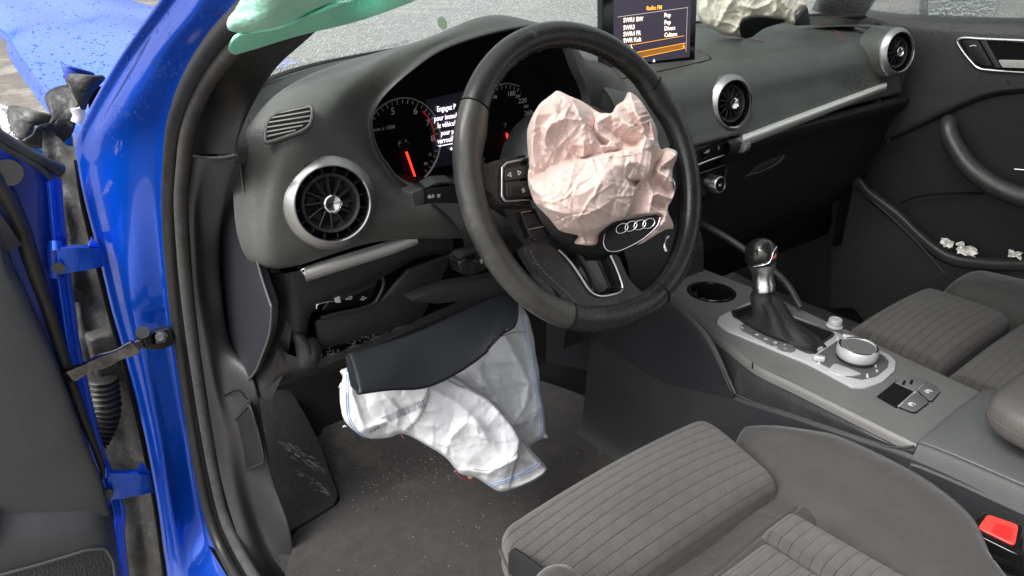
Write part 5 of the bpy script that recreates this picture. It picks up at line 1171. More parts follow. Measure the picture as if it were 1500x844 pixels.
# plates and controls
def T(x, y, h=0.): return V3(x, y, TOPZ+.0012+h)
def tprism(name, pts, h, t, m, parent=con, bw=.0008, r=.2, seg=3): 
    P = [T(x, y, h) for x, y in pts]
    return prism(name, rnd(P, r) if r else P, V3(0, 0, -t), m, parent, bw=bw, seg=seg)
satin_m = mat('pearl_silver_plastic', (.42, .425, .43), .34, metal=.25, vary=.03, vscale=8)
pxT = lambda *p: [tuple(A(a, b, Z=TOPZ+.003)[:2]) for a, b in p]
tprism('selector_plate', pxT((1050, 474), (1054, 464), (1096, 444), (1110, 443), (1228, 489), (1302, 520), (1312, 530), (1311, 543), (1292, 560), (1268, 568), (1248, 567), (1184, 533), (1064, 484)), .003, .004, satin_m, r=.18)
mp = pxT((1184, 528), (1228, 492), (1240, 494), (1302, 522), (1311, 530), (1310, 542), (1290, 560), (1268, 567), (1246, 567), (1226, 560))
tprism('controller_panel', pxT((1188, 527), (1232, 496), (1294, 522), (1302, 530), (1300, 540), (1284, 553), (1262, 558), (1238, 553)), .0036, .003, mat('graphite_panel', (.07, .07, .07), .4), r=.15)
# selector strip PRNDS
ps = pxT((1083, 480), (1088, 476), (1160, 507), (1166, 515), (1158, 518), (1146, 516), (1086, 486))
tprism('gear_indicator', ps, .0042, .002, mat('indicator_strip', (.10, .10, .10), .35), r=.2)
pr, pu = V3(0, 0, 0), None
along = nrm(T(*pxT((1160, 512))[0])-T(*pxT((1090, 481))[0]))
for s, a, b in (('P', 1088, 484), ('R', 1109, 494), ('N', 1122, 501), ('D', 1136, 506), ('S', 1137, 512), ('+', 1150, 509), ('−', 1151, 515)):
    xy = pxT((a, b))[0]; text('gear_letter', s, T(*xy, .0045), (1, 0, 0), (0, 1, 0), .0075, print_m, con)
# boot well
bwp = pxT((1072, 458), (1103, 448), (1224, 490), (1186, 516), (1178, 515), (1076, 466))
tprism('boot_well', bwp, .0038, .003, black_m, r=.15)
tube('boot_well_edge', [T(x, y, .0036) for x, y in rnd([V3(*q_, 0)[:2] for q_ in bwp], .15)], .002, dark_m, con, closed=True, n=8)

lev = thing('gear_lever', 'gear lever with black ball knob, silver neck and leather boot', 'gear lever', T(0, -.07))
kc = A(1115, 372, X=.0); ka = nrm(V3(.02, .12, 1))
lb = A(1121, 452, X=.0)
ka = nrm(kc-lb)
lathe('lever_knob', kc, ka, [(.0005, .0245), (.008, .0238), (.016, .0195), (.0225, .011), (.0245, 0), (.0235, -.008), (.0195, -.016), (.015, -.021), (.0005, -.022)], mat('glossy_knob_leather', (.012, .012, .011), .22, coat=.3, bump=[('noise', 60, .0006)], vary=.3, vscale=60, dirt=((.05, .05, .045), 40, .6, .4)), lev, seg=48, smooth=180)
nk = lathe('lever_neck', kc, ka, [(.0005, -.016), (.0205, -.0165), (.0195, -.020), (.0165, -.026), (.0158, -.036), (.0160, -.046), (.0175, -.049), (.0175, -.051), (.0160, -.0515), (.0165, -.054), (.0165, -.0575), (.014, -.058)], chrome_m, lev, seg=48)
u_, v_, _ = basis(ka, (0, 1, 0))
fdir = nrm(CAM-kc+V3(.75, 0, 0)); fdir = nrm(fdir-ka*(fdir @ ka)); fs = np.cross(ka, fdir)
K = lambda s, h, o=.0248: kc+fdir*math.sqrt(max(1e-6, o*o-s*s-h*h*.6))+fs*s+ka*h
tube('knob_chrome_band', [K(-.021, -.014), K(-.014, -.012), K(-.006, -.010), K(-.001, -.004), K(.002, .003), (K(.008, .008)), K(.014, .010)], .0013, bright_m, lev, res=30, n=8)
prism('neck_shoulder', [K(-.001, -.006, .0245), K(.002, .001, .0245), K(.014, .006, .0245), K(.013, -.012, .0225), K(.0, -.013, .0225)], -fdir*.004, chrome_m, lev, bw=.001)
prism('shift_release', [K(.003, -.001, .0255), K(.009, .002, .0255), K(.009, -.004, .0255), K(.003, -.006, .0255)], -fdir*.003, mat('pink_red_release', (.55, .10, .09), .35), lev, bw=.0006)
# boot: loft from neck down and backwards
def loop(c, a, b, h, k=14, e=.7, ph=0):
    return [c+V3(a*math.copysign(abs(math.cos(t))**e, math.cos(t)), b*math.copysign(abs(math.sin(t))**e, math.sin(t)), 0)*(1+.05*math.sin(5*t+ph)) for t in np.linspace(0, 2*math.pi, k, endpoint=False)]
bt = kc-ka*.056
BL = [loop(bt, .0150, .0150, 0, 20, 1), loop(bt-V3(0, .001, .008), .0175, .0175, 0, 20, .95, 1), loop(V3(bt[0]-.001, bt[1]-.010, TOPZ+.042), .022, .025, 0, 20, .9, 2), loop(V3(-.004, bt[1]-.028, TOPZ+.022), .026, .038, 0, 20, .85, 3), loop(V3(-.006, -.098, TOPZ+.011), .028, .056, 0, 20, .8, 4), loop(V3(-.006, -.102, TOPZ+.006), .028, .066, 0, 20, .7, 5), loop(V3(-.006, -.102, TOPZ+.003), .030, .069, 0, 20, .6)]
def bfold(U, W_): return .0022*np.sin(U*13+np.sin(W_*12)*2)*np.clip(U*2, 0, 1)*(1-np.clip((U-.85)*8, 0, 1))+.0012*np.sin(W_*38+U*9)*np.clip(U*3, 0, 1)
boot = patch('lever_boot', BL, perf_m, 70, 90, lev, cv=True, disp=bfold)
PB_ = bvh(boot)
for pth in (((1128, 425), (1140, 455), (1160, 480), (1186, 496)), ((1137, 424), (1152, 450), (1170, 470), (1196, 488)), ((1128, 470), (1150, 492), (1180, 505))):
    Pp = [hit(PB_, a, b, .0006)[0] for a, b in cr(np.array(pth, float), 20)]; Pp = [p for p in Pp if p is not None]
    if len(Pp) > 4: stitches('boot_stitching', Pp, lev, mat('dark_thread', (.03, .03, .03), .7) if 'dark_thread' not in MATS else MATS['dark_thread'], gap=.0042, L=.0028, r=.0006)

# rotary controller
mc = A(1253, 527, Z=TOPZ+.004)
mk = lathe('rotary_controller', mc, (0, 0, 1), [(.024, 0), (.0245, .003), (.0235, .004), (.0255, .0055), (.0275, .008), (.0282, .014), (.0276, .0205), (.0262, .0225), (.0248, .0228), (.0238, .0220), (.0232, .0212), (.0005, .0212)], satin_m, con, seg=80)
lathe('touch_pad', mc, (0, 0, 1), [(.0232, .0215), (.0005, .0217)], mat('touchpad_grey', (.10, .10, .098), .5), mk, seg=60)
lathe('controller_knurl', mc, (0, 0, 1), [(.0240, .0005), (.0268, .003), (.0268, .006), (.0240, .007)], dark_m, mk, seg=60)
lathe('pad_chrome_ring', mc, (0, 0, 1), [(.0262, .0226), (.0250, .0234), (.0236, .0226)], bright_m, mk, seg=80)
tprism('controller_tray', pxT((1212, 545), (1222, 534), (1250, 545), (1262, 550), (1250, 553), (1228, 552)), .0050, .003, satin_m, r=.25)
for a, b in ((1199, 530), (1241, 499)):
    x, y = pxT((a, b))[0]; box('rocker_switch', T(x, y, .0075), (.0075, .016, .008), satin_m, con, bw=.002, ax=(V3(.85, .5, 0), V3(-.5, .85, 0), V3(0, 0, 1)))
for s, a, b in (('MENU', 1272, 556), ('CAR', 1286, 548), ('TONE', 1284, 541), ('NAV', 1188, 529), ('RADIO', 1228, 501), ('MEDIA', 1201, 537)):
    xy = pxT((a, b))[0]; text('key_caption', s, T(*xy, .0040), (.85, .5, 0), (-.5, .85, 0), .0042, print_m, con)
vc = A(1222, 478, Z=TOPZ+.002)
vk = lathe('volume_knob', vc, (0, 0, 1), [(.0125, 0), (.0125, .002), (.0100, .003), (.0102, .011), (.0095, .0125), (.0078, .0128), (.0075, .0122), (.0005, .0125)], satin_m, con, seg=48)
x, y = pxT((1238, 487))[0]; tube('small_key', [T(x, y, 0), T(x, y, .004)], .0055, chrome_m, con, n=20)
# pocket and brake buttons
pk_ = pxT((1284, 580), (1314, 556), (1345, 566), (1314, 597))
prism('key_pocket', rnd([T(x, y, .0006) for x, y in pk_], .06), V3(0, 0, -.0003), black_m, con, bw=0)
tprism('pocket_step', pxT((1311, 560), (1330, 548), (1357, 557), (1340, 573)), .0018, .003, con_m, r=.08)
for a, b in ((1324, 561), (1335, 560)):
    x, y = pxT((a, b))[0]; box('pocket_slot', T(x, y, .0020), (.013, .0035, .0012), black_m, con, bw=.0003, ax=(V3(.95, .25, 0), V3(-.25, .95, 0), V3(0, 0, 1)))
for nm, q_, s, tx in (('auto_hold_button', ((1344, 572), (1358, 560), (1372, 565), (1378, 574), (1366, 588), (1360, 587)), 'A', (1358, 577)), ('parking_brake_button', ((1316, 596), (1340, 575), (1355, 581), (1361, 590), (1343, 604), (1336, 604)), 'P', (1334, 596))):
    tprism(nm+'_gap', pxT(*[(1344+(a-1350)*1.06+6, 580+(b-580)*1.06) if 0 else (a, b) for a, b in q_]), .0010, .001, black_m, r=.15)
    cx_, cy_ = np.mean([a for a, b in q_]), np.mean([b for a, b in q_])
    tprism(nm, pxT(*[(cx_+(a-cx_)*.92, cy_+(b-cy_)*.90) for a, b in q_]), .0028, .003, mat('button_grey', (.085, .085, .084), .4) if 'button_grey' not in MATS else MATS['button_grey'], r=.15)
    text('button_symbol', '('+s+')', T(*pxT(tx)[0], .0030), (.95, -.1, 0), (.1, .95, 0), .0085, print_m, con)
    (x1, y1), (x2, y2) = pxT(q_[0], q_[1]); tube('button_chrome_edge', [T(x1, y1, .0025), T(x2, y2, .0025)], .0014, bright_m, con, n=6)
tube('console_joint', [V3(-.116, -.3625, TOPZ-.02), V3(-.111, -.3625, TOPZ-.002), V3(-.10, -.3625, TOPZ+.001), V3(0, -.3625, TOPZ+.002), V3(.075, -.3625, TOPZ)], .0018, black_m, con, res=20, n=6)
tube('panel_joint', [A(1103, 532, Z=TOPZ-.002)+V3(-.001, 0, .001), A(1102, 540, X=-.113)], .0009, black_m, con, res=10, n=5)

# ================================================================== seats
fab = bpy.data.materials.new('striped_seat_fabric'); fab.use_nodes = True; t = fab.node_tree; b = t.nodes['Principled BSDF']; b.inputs['Roughness'].default_value = .9; b.inputs['Sheen Weight'].default_value = .15
tc = t.nodes.new('ShaderNodeTexCoord'); sx_ = t.nodes.new('ShaderNodeSeparateXYZ'); t.links.new(tc.outputs['UV'], sx_.inputs[0])
def mth(op, a, b_=None, c=None):
    n = t.nodes.new('ShaderNodeMath'); n.operation = op
    for i, v in enumerate((a, b_, c)):
        if v is None: continue
        if hasattr(v, 'is_linked') or hasattr(v, 'links'): t.links.new(v, n.inputs[i])
        else: n.inputs[i].default_value = v
    return n.outputs[0]
U_, V_ = sx_.outputs[0], sx_.outputs[1]
w1 = mth('SINE', mth('MULTIPLY', U_, 2*math.pi/.0021)); w2 = mth('SINE', mth('MULTIPLY', V_, 2*math.pi/.0024))
wv2 = mth('MULTIPLY_ADD', mth('MULTIPLY', w1, w2), .5, .5)
chk = mth('GREATER_THAN', mth('MULTIPLY', mth('SINE', mth('MULTIPLY', U_, math.pi/.0128)), mth('SINE', mth('MULTIPLY', V_, math.pi/.016))), 0)
ns = t.nodes.new('ShaderNodeTexNoise'); ns.inputs['Scale'].default_value = 9; t.links.new(tc.outputs['Object'], ns.inputs['Vector'])
amt = mth('MULTIPLY_ADD', chk, .26, .60)
lv = mth('MULTIPLY', mth('MULTIPLY_ADD', wv2, amt, .72), mth('MULTIPLY_ADD', ns.outputs['Fac'], .5, .75))
vm = t.nodes.new('ShaderNodeVectorMath'); vm.operation = 'SCALE'; vm.inputs[0].default_value = (.052, .047, .0435); t.links.new(lv, vm.inputs['Scale'])
fr_u = mth('FRACT', mth('DIVIDE', U_, .0134)); ln = mth('LESS_THAN', mth('ABSOLUTE', mth('SUBTRACT', fr_u, .5)), .038)
mx = t.nodes.new('ShaderNodeMix'); mx.data_type = 'RGBA'; t.links.new(ln, mx.inputs['Factor']); t.links.new(vm.outputs[0], mx.inputs['A']); mx.inputs['B'].default_value = (.005, .005, .005, 1)
t.links.new(mx.outputs['Result'], b.inputs['Base Color'])
bpn = t.nodes.new('ShaderNodeBump'); bpn.inputs['Distance'].default_value = .0008; t.links.new(wv2, bpn.inputs['Height']); t.links.new(bpn.outputs[0], b.inputs['Normal'])
plain_m = mat('plain_seat_fabric', (.0245, .0236, .0226), .7, bump=[('noise', 900, .0005), ('noise', 30, .003)], vary=.12, vscale=14, sheen=.2, dirt=((.10, .095, .085), 60, .66, .3))

def prof1(n, a, b, r, drop):
    """rounded top profile from a to b: returns positions and height offsets"""
    L = abs(b-a); s = np.sign(b-a); x, z_ = [], []
    for k in range(4): x.append(a); z_.append(-r-drop*(1-k/4))
    for k in range(10): th = math.pi/2*k/9; x.append(a+s*(r-r*math.cos(th))); z_.append(-r+r*math.sin(th))
    for k in range(1, n): x.append(a+s*(r+(L-2*r)*k/n)); z_.append(0)
    for k in range(10): th = math.pi/2*(1-k/9); x.append(b-s*(r-r*math.cos(th))); z_.append(-r+r*math.sin(th))
    for k in range(1, 5): x.append(b); z_.append(-r-drop*k/4)
    return np.array(x), np.array(z_)
def cushion(name, cf, yf, yb, zf, zb, crown, r, drop, m, parent, pitch=.0134, groove=.0010, nx=50, ny=100, wob=0):
    """cf(y) -> (xl, xr)"""
    Y_, ZY = prof1(ny, yf, yb, r, drop); G = np.zeros((len(Y_), nx+27, 3))
    arc = np.concatenate([[0], np.cumsum(np.hypot(np.diff(Y_), np.diff(ZY)))])
    for i, y in enumerate(Y_):
        xl, xr = cf(y); X_, ZX = prof1(nx, xl, xr, r*.8, drop); q = (y-yf)/(yb-yf); 
        s = (X_-(xl+xr)/2)/((xr-xl)/2)
        d = abs((arc[i]/pitch) % 1-.5); g = groove*math.exp(-(d/.07)**2)
        G[i, :, 0] = X_; G[i, :, 1] = y+wob*np.sin(X_*50)*.002
        G[i, :, 2] = zf+(zb-zf)*q+ZY[i]+ZX+crown*(1-s**2)*math.sin(math.pi*min(1, max(0, q)))*1.0+crown*.5*(1-s**2)-g
    return gmesh(name, G, m, parent, uvu=arc)
seat = thing('driver_seat', 'driver seat cushion in grey striped fabric with plain side bolster', 'car seat', (-.36, -.4, 0))
def cfd(y): q = max(0, (-.122-y)/.13); e_ = math.exp(-q/.10); return (-.572-.03*q+.014*e_, -.203-.027*q-.020*e_)
cushion('thigh_support', cfd, -.120, -.262, .260, .252, .016, .018, .03, fab, seat)
tube('thigh_piping', [V3(-.573, -.135, .240), V3(-.587, -.18, .236), V3(-.603, -.26, .230)], .0022, plain_m, seat, n=6)
prism('seat_side_plastic', rnd([A(a, b, X=-.585) for a, b in ((744, 812), (750, 803), (796, 836), (812, 850), (812, 900), (760, 870), (744, 845))], .2), V3(.004, 0, 0), dark_m, seat, bw=.003)
prism('seat_front_base', [V3(-.56, -.128, .22), V3(-.22, -.126, .22), V3(-.22, -.16, .08), V3(-.56, -.16, .08)], V3(0, -.1, 0), black_m, seat, bw=.01)
lathe('bolster_nose', A(814, 858, X=-.60), nrm((-.3, .2, 1)), [(.0005, .014), (.012, .012), (.022, .004), (.026, -.01), (.026, -.04)], plain_m, seat, seg=32, smooth=180)
# plain gusset channel
patch('seat_channel', [[V3(x, y, z+.006*abs(x+.4)/.2) for x in (-.60, -.5, -.4, -.3, -.235)] for y, z in ((-.245, .205), (-.262, .216), (-.285, .222), (-.30, .226), (-.318, .222), (-.33, .21))], plain_m, 60, 60, seat, disp=lambda U, W_: .0015*np.sin(W_*17+U*4)-.0035*np.exp(-((U-.52)/.03)**2))
cushion('seat_centre', lambda y: (-.60, -.322+.10*(y+.3)*-.15), -.305, -.75, .236, .236, .004, .010, .02, fab, seat, nx=40, ny=220)
cushion('seat_wing_strip', lambda y: (-.318+.02*(y+.3), -.262-.0*(y+.3)), -.298, -.75, .242, .262, .004, .010, .02, fab, seat, nx=24, ny=220)
bo_ = [(1092, 626), (1098, 625), (1133, 624), (1192, 632), (1236, 643), (1324, 685), (1383, 723), (1424, 761), (1446, 805), (1475, 845), (1520, 905)]
bi_ = [(1084, 634), (1086, 642), (1106, 662), (1126, 690), (1160, 723), (1222, 756), (1272, 793), (1317, 826), (1362, 862), (1402, 895), (1460, 950)]
rowsB = []
for i, ((a, b), (c, d)) in enumerate(zip(bo_, bi_)):
    zo = [.248, .252, .262, .270, .275, .284, .290, .293, .296, .298, .30][i]; zi = [.245, .245, .246, .240, .238, .244, .248, .252, .255, .258, .26][i]
    o, n_ = A(a, b, Z=zo), A(c, d, Z=zi)
    k_ = min(1, i/3)
    rowsB.append([o+V3(.006, 0, -.10), o+V3(.008*k_, 0, -.03), o+V3(.003*k_, 0, -.010), o, o*.75+n_*.25+V3(0, 0, .010*k_), o*.4+n_*.6+V3(0, 0, .006*k_), o*.1+n_*.9+V3(0, 0, .000), n_+V3(-.012, 0, -.022)])
patch('side_bolster', rowsB, plain_m, 130, 50, seat)
tube('bolster_seam', [A(a, b, Z=z)+V3(0, 0, .0005) for (a, b), z in zip(bo_[2:9], (.262, .270, .275, .284, .290, .293, .296))], .0009, plain_m, seat, res=50, n=5)

ps_ = thing('passenger_seat', 'passenger seat cushion in grey striped fabric beyond the console', 'car seat', (.36, -.4, 0))
cushion('thigh_support', lambda y: (.195+.01*(-.12-y)/.13, .475+.02*(-.12-y)/.13), -.108, -.262, .256, .246, .012, .020, .04, fab, ps_, nx=40, ny=90)
prism('seat_front_base', [V3(.22, -.128, .21), V3(.46, -.126, .21), V3(.46, -.16, .05), V3(.22, -.16, .05)], V3(0, -.1, 0), black_m, ps_, bw=.01)
cushion('seat_centre', lambda y: (.20, .50), -.275, -.75, .244, .25, .012, .016, .03, fab, ps_, nx=40, ny=200)
cushion('side_bolster', lambda y: (.475-.0*(y+.2), .60), -.135, -.75, .268, .285, .02, .035, .08, plain_m, ps_, groove=0, nx=30, ny=60)
patch('seat_channel', [[V3(x, y, z) for x in (.20, .3, .4, .49)] for y, z in ((-.25, .20), (-.262, .212), (-.275, .212), (-.29, .20))], plain_m, 20, 20, ps_)

# belt buckle
bk_ = thing('belt_buckle', 'black seat belt buckle with bright red release button', 'buckle', A(1460, 790, Z=.27))
q4 = [A(a, b, Z=.290) for a, b in ((1421, 776), (1440, 750), (1501, 771), (1494, 812))]
bn_ = nrm(np.cross(q4[1]-q4[0], q4[2]-q4[1])); bn_ = bn_ if bn_[2] > 0 else -bn_
dn = V3(.02, -.05, -1)*.0
prism('buckle_housing', rnd([np.mean(q4, 0)+(p-np.mean(q4, 0))*1.12 for p in q4], .22), V3(.006, -.012, -.030), gloss_m, bk_, bw=.003, seg=4)
cq = np.mean(q4, 0); prism('buckle_opening', rnd([cq+(p-cq)*.92+bn_*.0004 for p in q4], .15), bn_*.0006, black_m, bk_, bw=0)
cq2 = cq+V3(0, .001, 0); prism('release_button', rnd([cq2+(p-cq2)*.75+bn_*.0006 for p in q4], .16), bn_*.0028, mat('buckle_red', (.80, .045, .035), .35), bk_, bw=.001)
prism('button_dip', rnd([cq+(p-cq)*V3(.5, .4, .5)+bn_*.0037+V3(-.004, -.004, 0) for p in q4], .3), bn_*.0003, mat('button_red_dark', (.50, .02, .02), .4), bk_, bw=0)
prism('buckle_stalk', [p+V3(.005, -.014, -.028)+(cq-p)*.15 for p in q4], V3(.012, -.05, -.09), low_m, bk_, bw=.004)
prism('buckle_slot', [A(a, b, Y=-.53) for a, b in ((1458, 815), (1490, 828), (1486, 832), (1462, 824))], V3(0, .004, 0), black_m, bk_, bw=.0006)

# ================================================================== passenger door
pd = thing('passenger_door', 'closed passenger door with wet dark trim and chrome pull surround', 'car door', (.7, -.1, .1))
pdm = mat('passenger_door_trim', (.024, .025, .024), .45, bump=GRAIN, vary=.15, vscale=8, dirt=((.07, .07, .068), 12, .64, .3))
def rowp(x, *p): r_ = [A(a, b, X=x) for a, b in p]; return r_+[r_[-1]+V3(0, -.35, 0), r_[-1]+V3(0, -.8, 0)]
patch('upper_door_panel', [rowp(.745, (1255, 8), (1300, 18), (1410, 24), (1500, 26), (1600, 28)), rowp(.722, (1262, 17), (1320, 25), (1420, 30), (1500, 32), (1600, 33)), rowp(.708, (1270, 26), (1330, 34), (1424, 40), (1500, 42), (1600, 43)), rowp(.700, (1285, 44), (1345, 50), (1430, 56), (1500, 58), (1600, 58)),
    rowp(.698, (1290, 110), (1355, 105), (1425, 102), (1500, 100), (1600, 98)), rowp(.698, (1285, 170), (1350, 150), (1425, 132), (1500, 122), (1600, 116)), rowp(.700, (1240, 229), (1330, 188), (1432, 143), (1500, 131), (1600, 124)), rowp(.716, (1240, 236), (1332, 195), (1434, 150), (1500, 138), (1600, 132))], pdm, 70, 70, pd)
patch('lower_door_panel', [rowp(.714, (1080, 240), (1332, 180), (1434, 140), (1500, 130), (1620, 124)), rowp(.716, (1080, 270), (1332, 235), (1434, 210), (1500, 200), (1620, 190)), rowp(.716, (1080, 310), (1300, 290), (1430, 272), (1500, 268), (1620, 264)), rowp(.716, (1080, 350), (1300, 330), (1430, 330), (1500, 330), (1620, 330)), rowp(.72, (1080, 430), (1300, 420), (1430, 420), (1500, 420), (1620, 420)), rowp(.72, (1080, 560), (1300, 560), (1430, 560), (1500, 560), (1620, 560))], mat('inner_door_trim', (.010, .0105, .012), .5, bump=GRAIN, vary=.15, vscale=10), 50, 50, pd)
pr_ = [(1225, 262), (1257, 262), (1275, 281), (1316, 312), (1345, 340), (1371, 362), (1398, 376), (1446, 383), (1500, 384), (1600, 384)]
rowsP = []
for a, b in pr_: rowsP.append([A(a, b-6, X=.690), A(a, b-4, X=.672), A(a, b+2, X=.662), A(a-3, b+12, X=.662), A(a-6, b+26, X=.668), A(a-8, b+190, X=.672)])
rowsP += [[p+V3(0, -.4*k, 0) for p in rowsP[-1]] for k in (1, 2)]
patch('door_pocket_front', rowsP, pdm, 80, 30, pd)
tube('pocket_seam', [A(a, b, X=.661) for a, b in ((1280, 296), (1318, 330), (1350, 362), (1376, 392), (1384, 402))], .001, trim_m, pd, res=30, n=5)
tube('panel_seam', [A(a, b, X=.700) for a, b in ((1319, 298), (1340, 289), (1365, 285), (1400, 283), (1440, 283))], .0022, black_m, pd, res=30, n=6)
gh = [A(1390, 178, X=.690), A(1388, 188, X=.665), A(1396, 210, X=.655), A(1418, 243, X=.65), A(1446, 266, X=.648), A(1474, 281, X=.648), A(1504, 291, X=.65), (A(1560, 305, X=.65)), A(1620, 318, X=.66)]
tube('grab_handle', gh, [.015, .0165, .017, .018, .0185, .019, .0195, .0195, .0195], mat('wet_grab_handle', (.030, .030, .029), .33, bump=GRAIN, vary=.3, vscale=25), pd, res=60, n=24, smooth=180)
bz_ = cr([A(a, b, X=.695) for a, b in ((1600, 64), (1500, 60), (1440, 57.5), (1412, 56), (1403, 60), (1405, 67), (1413, 79), (1424, 92), (1433, 100), (1448, 103), (1500, 106.5), (1600, 111))], 90)
tube('pull_surround', bz_, .0032, chrome_m, pd, n=10)
prism('pull_recess', [p+V3(-.0004, 0, 0) for p in bz_[::3]], V3(.001, 0, 0), black_m, pd, bw=0)
prism('lock_button', rnd([A(a, b, X=.692) for a, b in ((1409, 60), (1432, 59), (1454, 97), (1438, 96), (1424, 88))], .2), V3(.006, 0, 0), dark_m, pd, bw=.0015)
tube('lock_button_mark', [A(a, b, X=.6915) for a, b in ((1420, 68), (1427, 66.5), (1430, 68))], .0008, print_m, pd, n=5)
prism('pull_divider', rnd([A(a, b, X=.690) for a, b in ((1436, 60), (1444, 60), (1466, 99), (1458, 99))], .1), V3(.006, 0, 0), trim_m, pd, bw=.001)
prism('door_pull', rnd([A(a, b, X=.685) for a, b in ((1462, 88), (1600, 91), (1600, 104), (1468, 99))], .15), V3(.008, 0, 0), alu_m, pd, bw=.0025)
tube('handle_silver_piece', [A(1486, 248, X=.70), A(1510, 250, X=.70)], .0016, bright_m, pd, n=6)  # small silver piece of trim by the grab handle
# side glass
patch('side_window', [[V3(.738, y, .695), V3(.74, y, .76), V3(.70, y, .95)] for y in (.26, .1, -.2, -.6)], glass_m, 20, 20, pd)
mir = lathe('door_mirror', A(1410, 2, X=.86), nrm((-.5, -.85, .1)), [(.0005, -.05), (.05, -.045), (.085, -.02), (.088, 0), (.082, .004), (.078, .0)], mat('mirror_shell_grey', (.25, .26, .26), .4), pd, seg=40)
lathe('mirror_glass', A(1410, 2, X=.86), nrm((-.5, -.85, .1)), [(.080, .001), (.0005, .001)], mat('mirror_glass_silver', (.7, .72, .72), .06, metal=1, bump=[('vor', 120, .001)]), pd, seg=40)
# droplets on the upper door panel
drop_m = mat('water_drop', (.9, .9, .9), .02, trans=1, ior=1.33)
Vd, Fd = [], []
def drops(T_, pts, rmin, rmax):
    for a, b in pts:
        h, n = hit(T_, a, b, 0)
        if h is None: continue
        u, v, _ = basis(n, (0.2, .1, 1)); r = random.uniform(rmin, rmax); i0 = len(Vd); Vd.append(h+n*r*.5)
        for k, (f, g_) in enumerate(((.6, .38), (1, 0))):
            for j in range(8): t_ = j*math.pi/4; Vd.append(h+n*r*g_+r*f*(math.cos(t_)*u+math.sin(t_)*v*1.15))
        for j in range(8):
            Fd.append((i0, i0+1+j, i0+1+(j+1) % 8)); Fd.append((i0+1+j, i0+9+j, i0+9+(j+1) % 8, i0+1+(j+1) % 8))
UD = bvh([o for o in bpy.data.objects if o.name.startswith('upper_door_panel')][0])
drops(UD, [(random.gauss(1395, 14), random.gauss(95, 28)) for _ in range(70)]+[(random.uniform(1290, 1500), random.uniform(30, 60)) for _ in range(60)]+[(random.uniform(1400, 1500), random.uniform(108, 130)) for _ in range(26)]+[(random.gauss(1378, 6), random.gauss(70, 10)) for _ in range(14)], .0008, .0022)
from_py('rain_drops', Vd, Fd, drop_m, pd, smooth=180, kind='stuff')
Vd, Fd = [], []
JF = bvh([o for o in bpy.data.objects if o.name.startswith('door_frame')][0])
dp_ = []
for _ in range(260):
    t_ = random.random(); a0, b0 = 300-175*t_, 0+190*t_; s_ = random.gauss(0, 1); dp_.append((a0+s_*10+30, b0+s_*8+random.random()*20))
for _ in range(200):
    t_ = random.random(); dp_.append((240-120*t_+random.gauss(0, 4), 5+185*t_+random.gauss(0, 4)))
drops(JF, dp_, .0006, .0016)
from_py('rain_drops', Vd, Fd, drop_m, body, smooth=180, kind='stuff')

Vd, Fd = [], []
BT = bvh(bpy.data.objects['bonnet_skin'])
drops(BT, [(random.uniform(5, 300), random.uniform(-5, 190)) for _ in range(650)], .0010, .0034)
from_py('rain_drops', Vd, Fd, drop_m, bon, smooth=180, kind='stuff')

# tissues in the door pocket
def scrap(label, px, py, x, s, sd):
    n = 18; G = np.zeros((n, n, 3)); c = A(px, py, X=x)
    for i in range(n):
        for j in range(n):
            y_, z_ = (i/(n-1)-.5), (j/(n-1)-.5); q_ = mnoise.noise_vector(Vector((y_*2.6, z_*2.6, sd*3.1))); G[i, j] = c+V3(-abs(q_[0])*s*.9, y_*s*1.5+q_[1]*s*.35, z_*s+q_[2]*s*.35)
    o = solid(gmesh('crumpled_tissue', G, mat('tissue_white', (.75, .74, .70), .8) if 'tissue_white' not in MATS else MATS['tissue_white'], None, smooth=25), .0008)
    return tag(o, label, 'tissue', 'scraps of tissue in the passenger door pocket')
scrap('square folded white tissue scrap, frontmost in the passenger door pocket', 1388, 356, .672, .017, 1)
scrap('largest crumpled white tissue scrap in the middle of the passenger door pocket', 1416, 366, .670, .023, 2)
scrap('small white tissue scrap at the rear end of passenger door pocket', 1488, 372, .670, .015, 3)

# ================================================================== footwell: footrest, mat, debris
fr = thing('footrest', 'scuffed black plastic footrest at the left of the footwell', 'footrest', A(440, 760, Z=.02))
fa, fb, fcx = A(423, 776, Z=.030), A(495, 732, Z=.030), A(405, 578, Y=.53)
fn = nrm(np.cross(fb-fa, fcx-fa)); fn = fn if fn @ (CAM-fa) > 0 else -fn
fpts = [(371, 575), (385, 630), (403, 720), (418, 772), (426, 776), (450, 763), (490, 738), (495, 724), (479, 680), (468, 648), (446, 605), (425, 570)]
FRP = rnd([A(a, b, pl=(fa, fn)) for a, b in fpts], .25)
fo3 = prism('footrest_pad', FRP, -fn*.02, mat('footrest_rubber', (.018, .019, .019), .5, bump=[('noise', 90, .001)], vary=.2, vscale=18, dirt=((.07, .07, .068), 16, .58, .4)), fr, bw=.005, seg=4)
rs = random.Random(4)
sv, sf = [], []
fu = nrm(A(470, 690, pl=(fa, fn))-A(420, 660, pl=(fa, fn))); fv = np.cross(fn, fu)
for _ in range(90):
    l = rs.random(); row = rs.choice((0, 1, 2)); a = 412+l*52+row*10+rs.gauss(0, 2); b = (645, 660, 690)[row]+l*32+rs.gauss(0, 2.5)
    p = A(a, b, pl=(fa+fn*.0012, fn)); s = rs.uniform(.002, .008); w_ = rs.uniform(.0002, .0007); i0 = len(sv)
    sv += [p-fu*s-fv*w_, p+fu*s*.6-fv*w_*.6, p+fu*s+fv*w_, p-fu*s*.5+fv*w_]; sf.append((i0, i0+1, i0+2, i0+3))
from_py('chalky_scratches', sv, sf, mat('scratch_grey', (.20, .195, .18), .8), fr, smooth=0, kind='stuff')

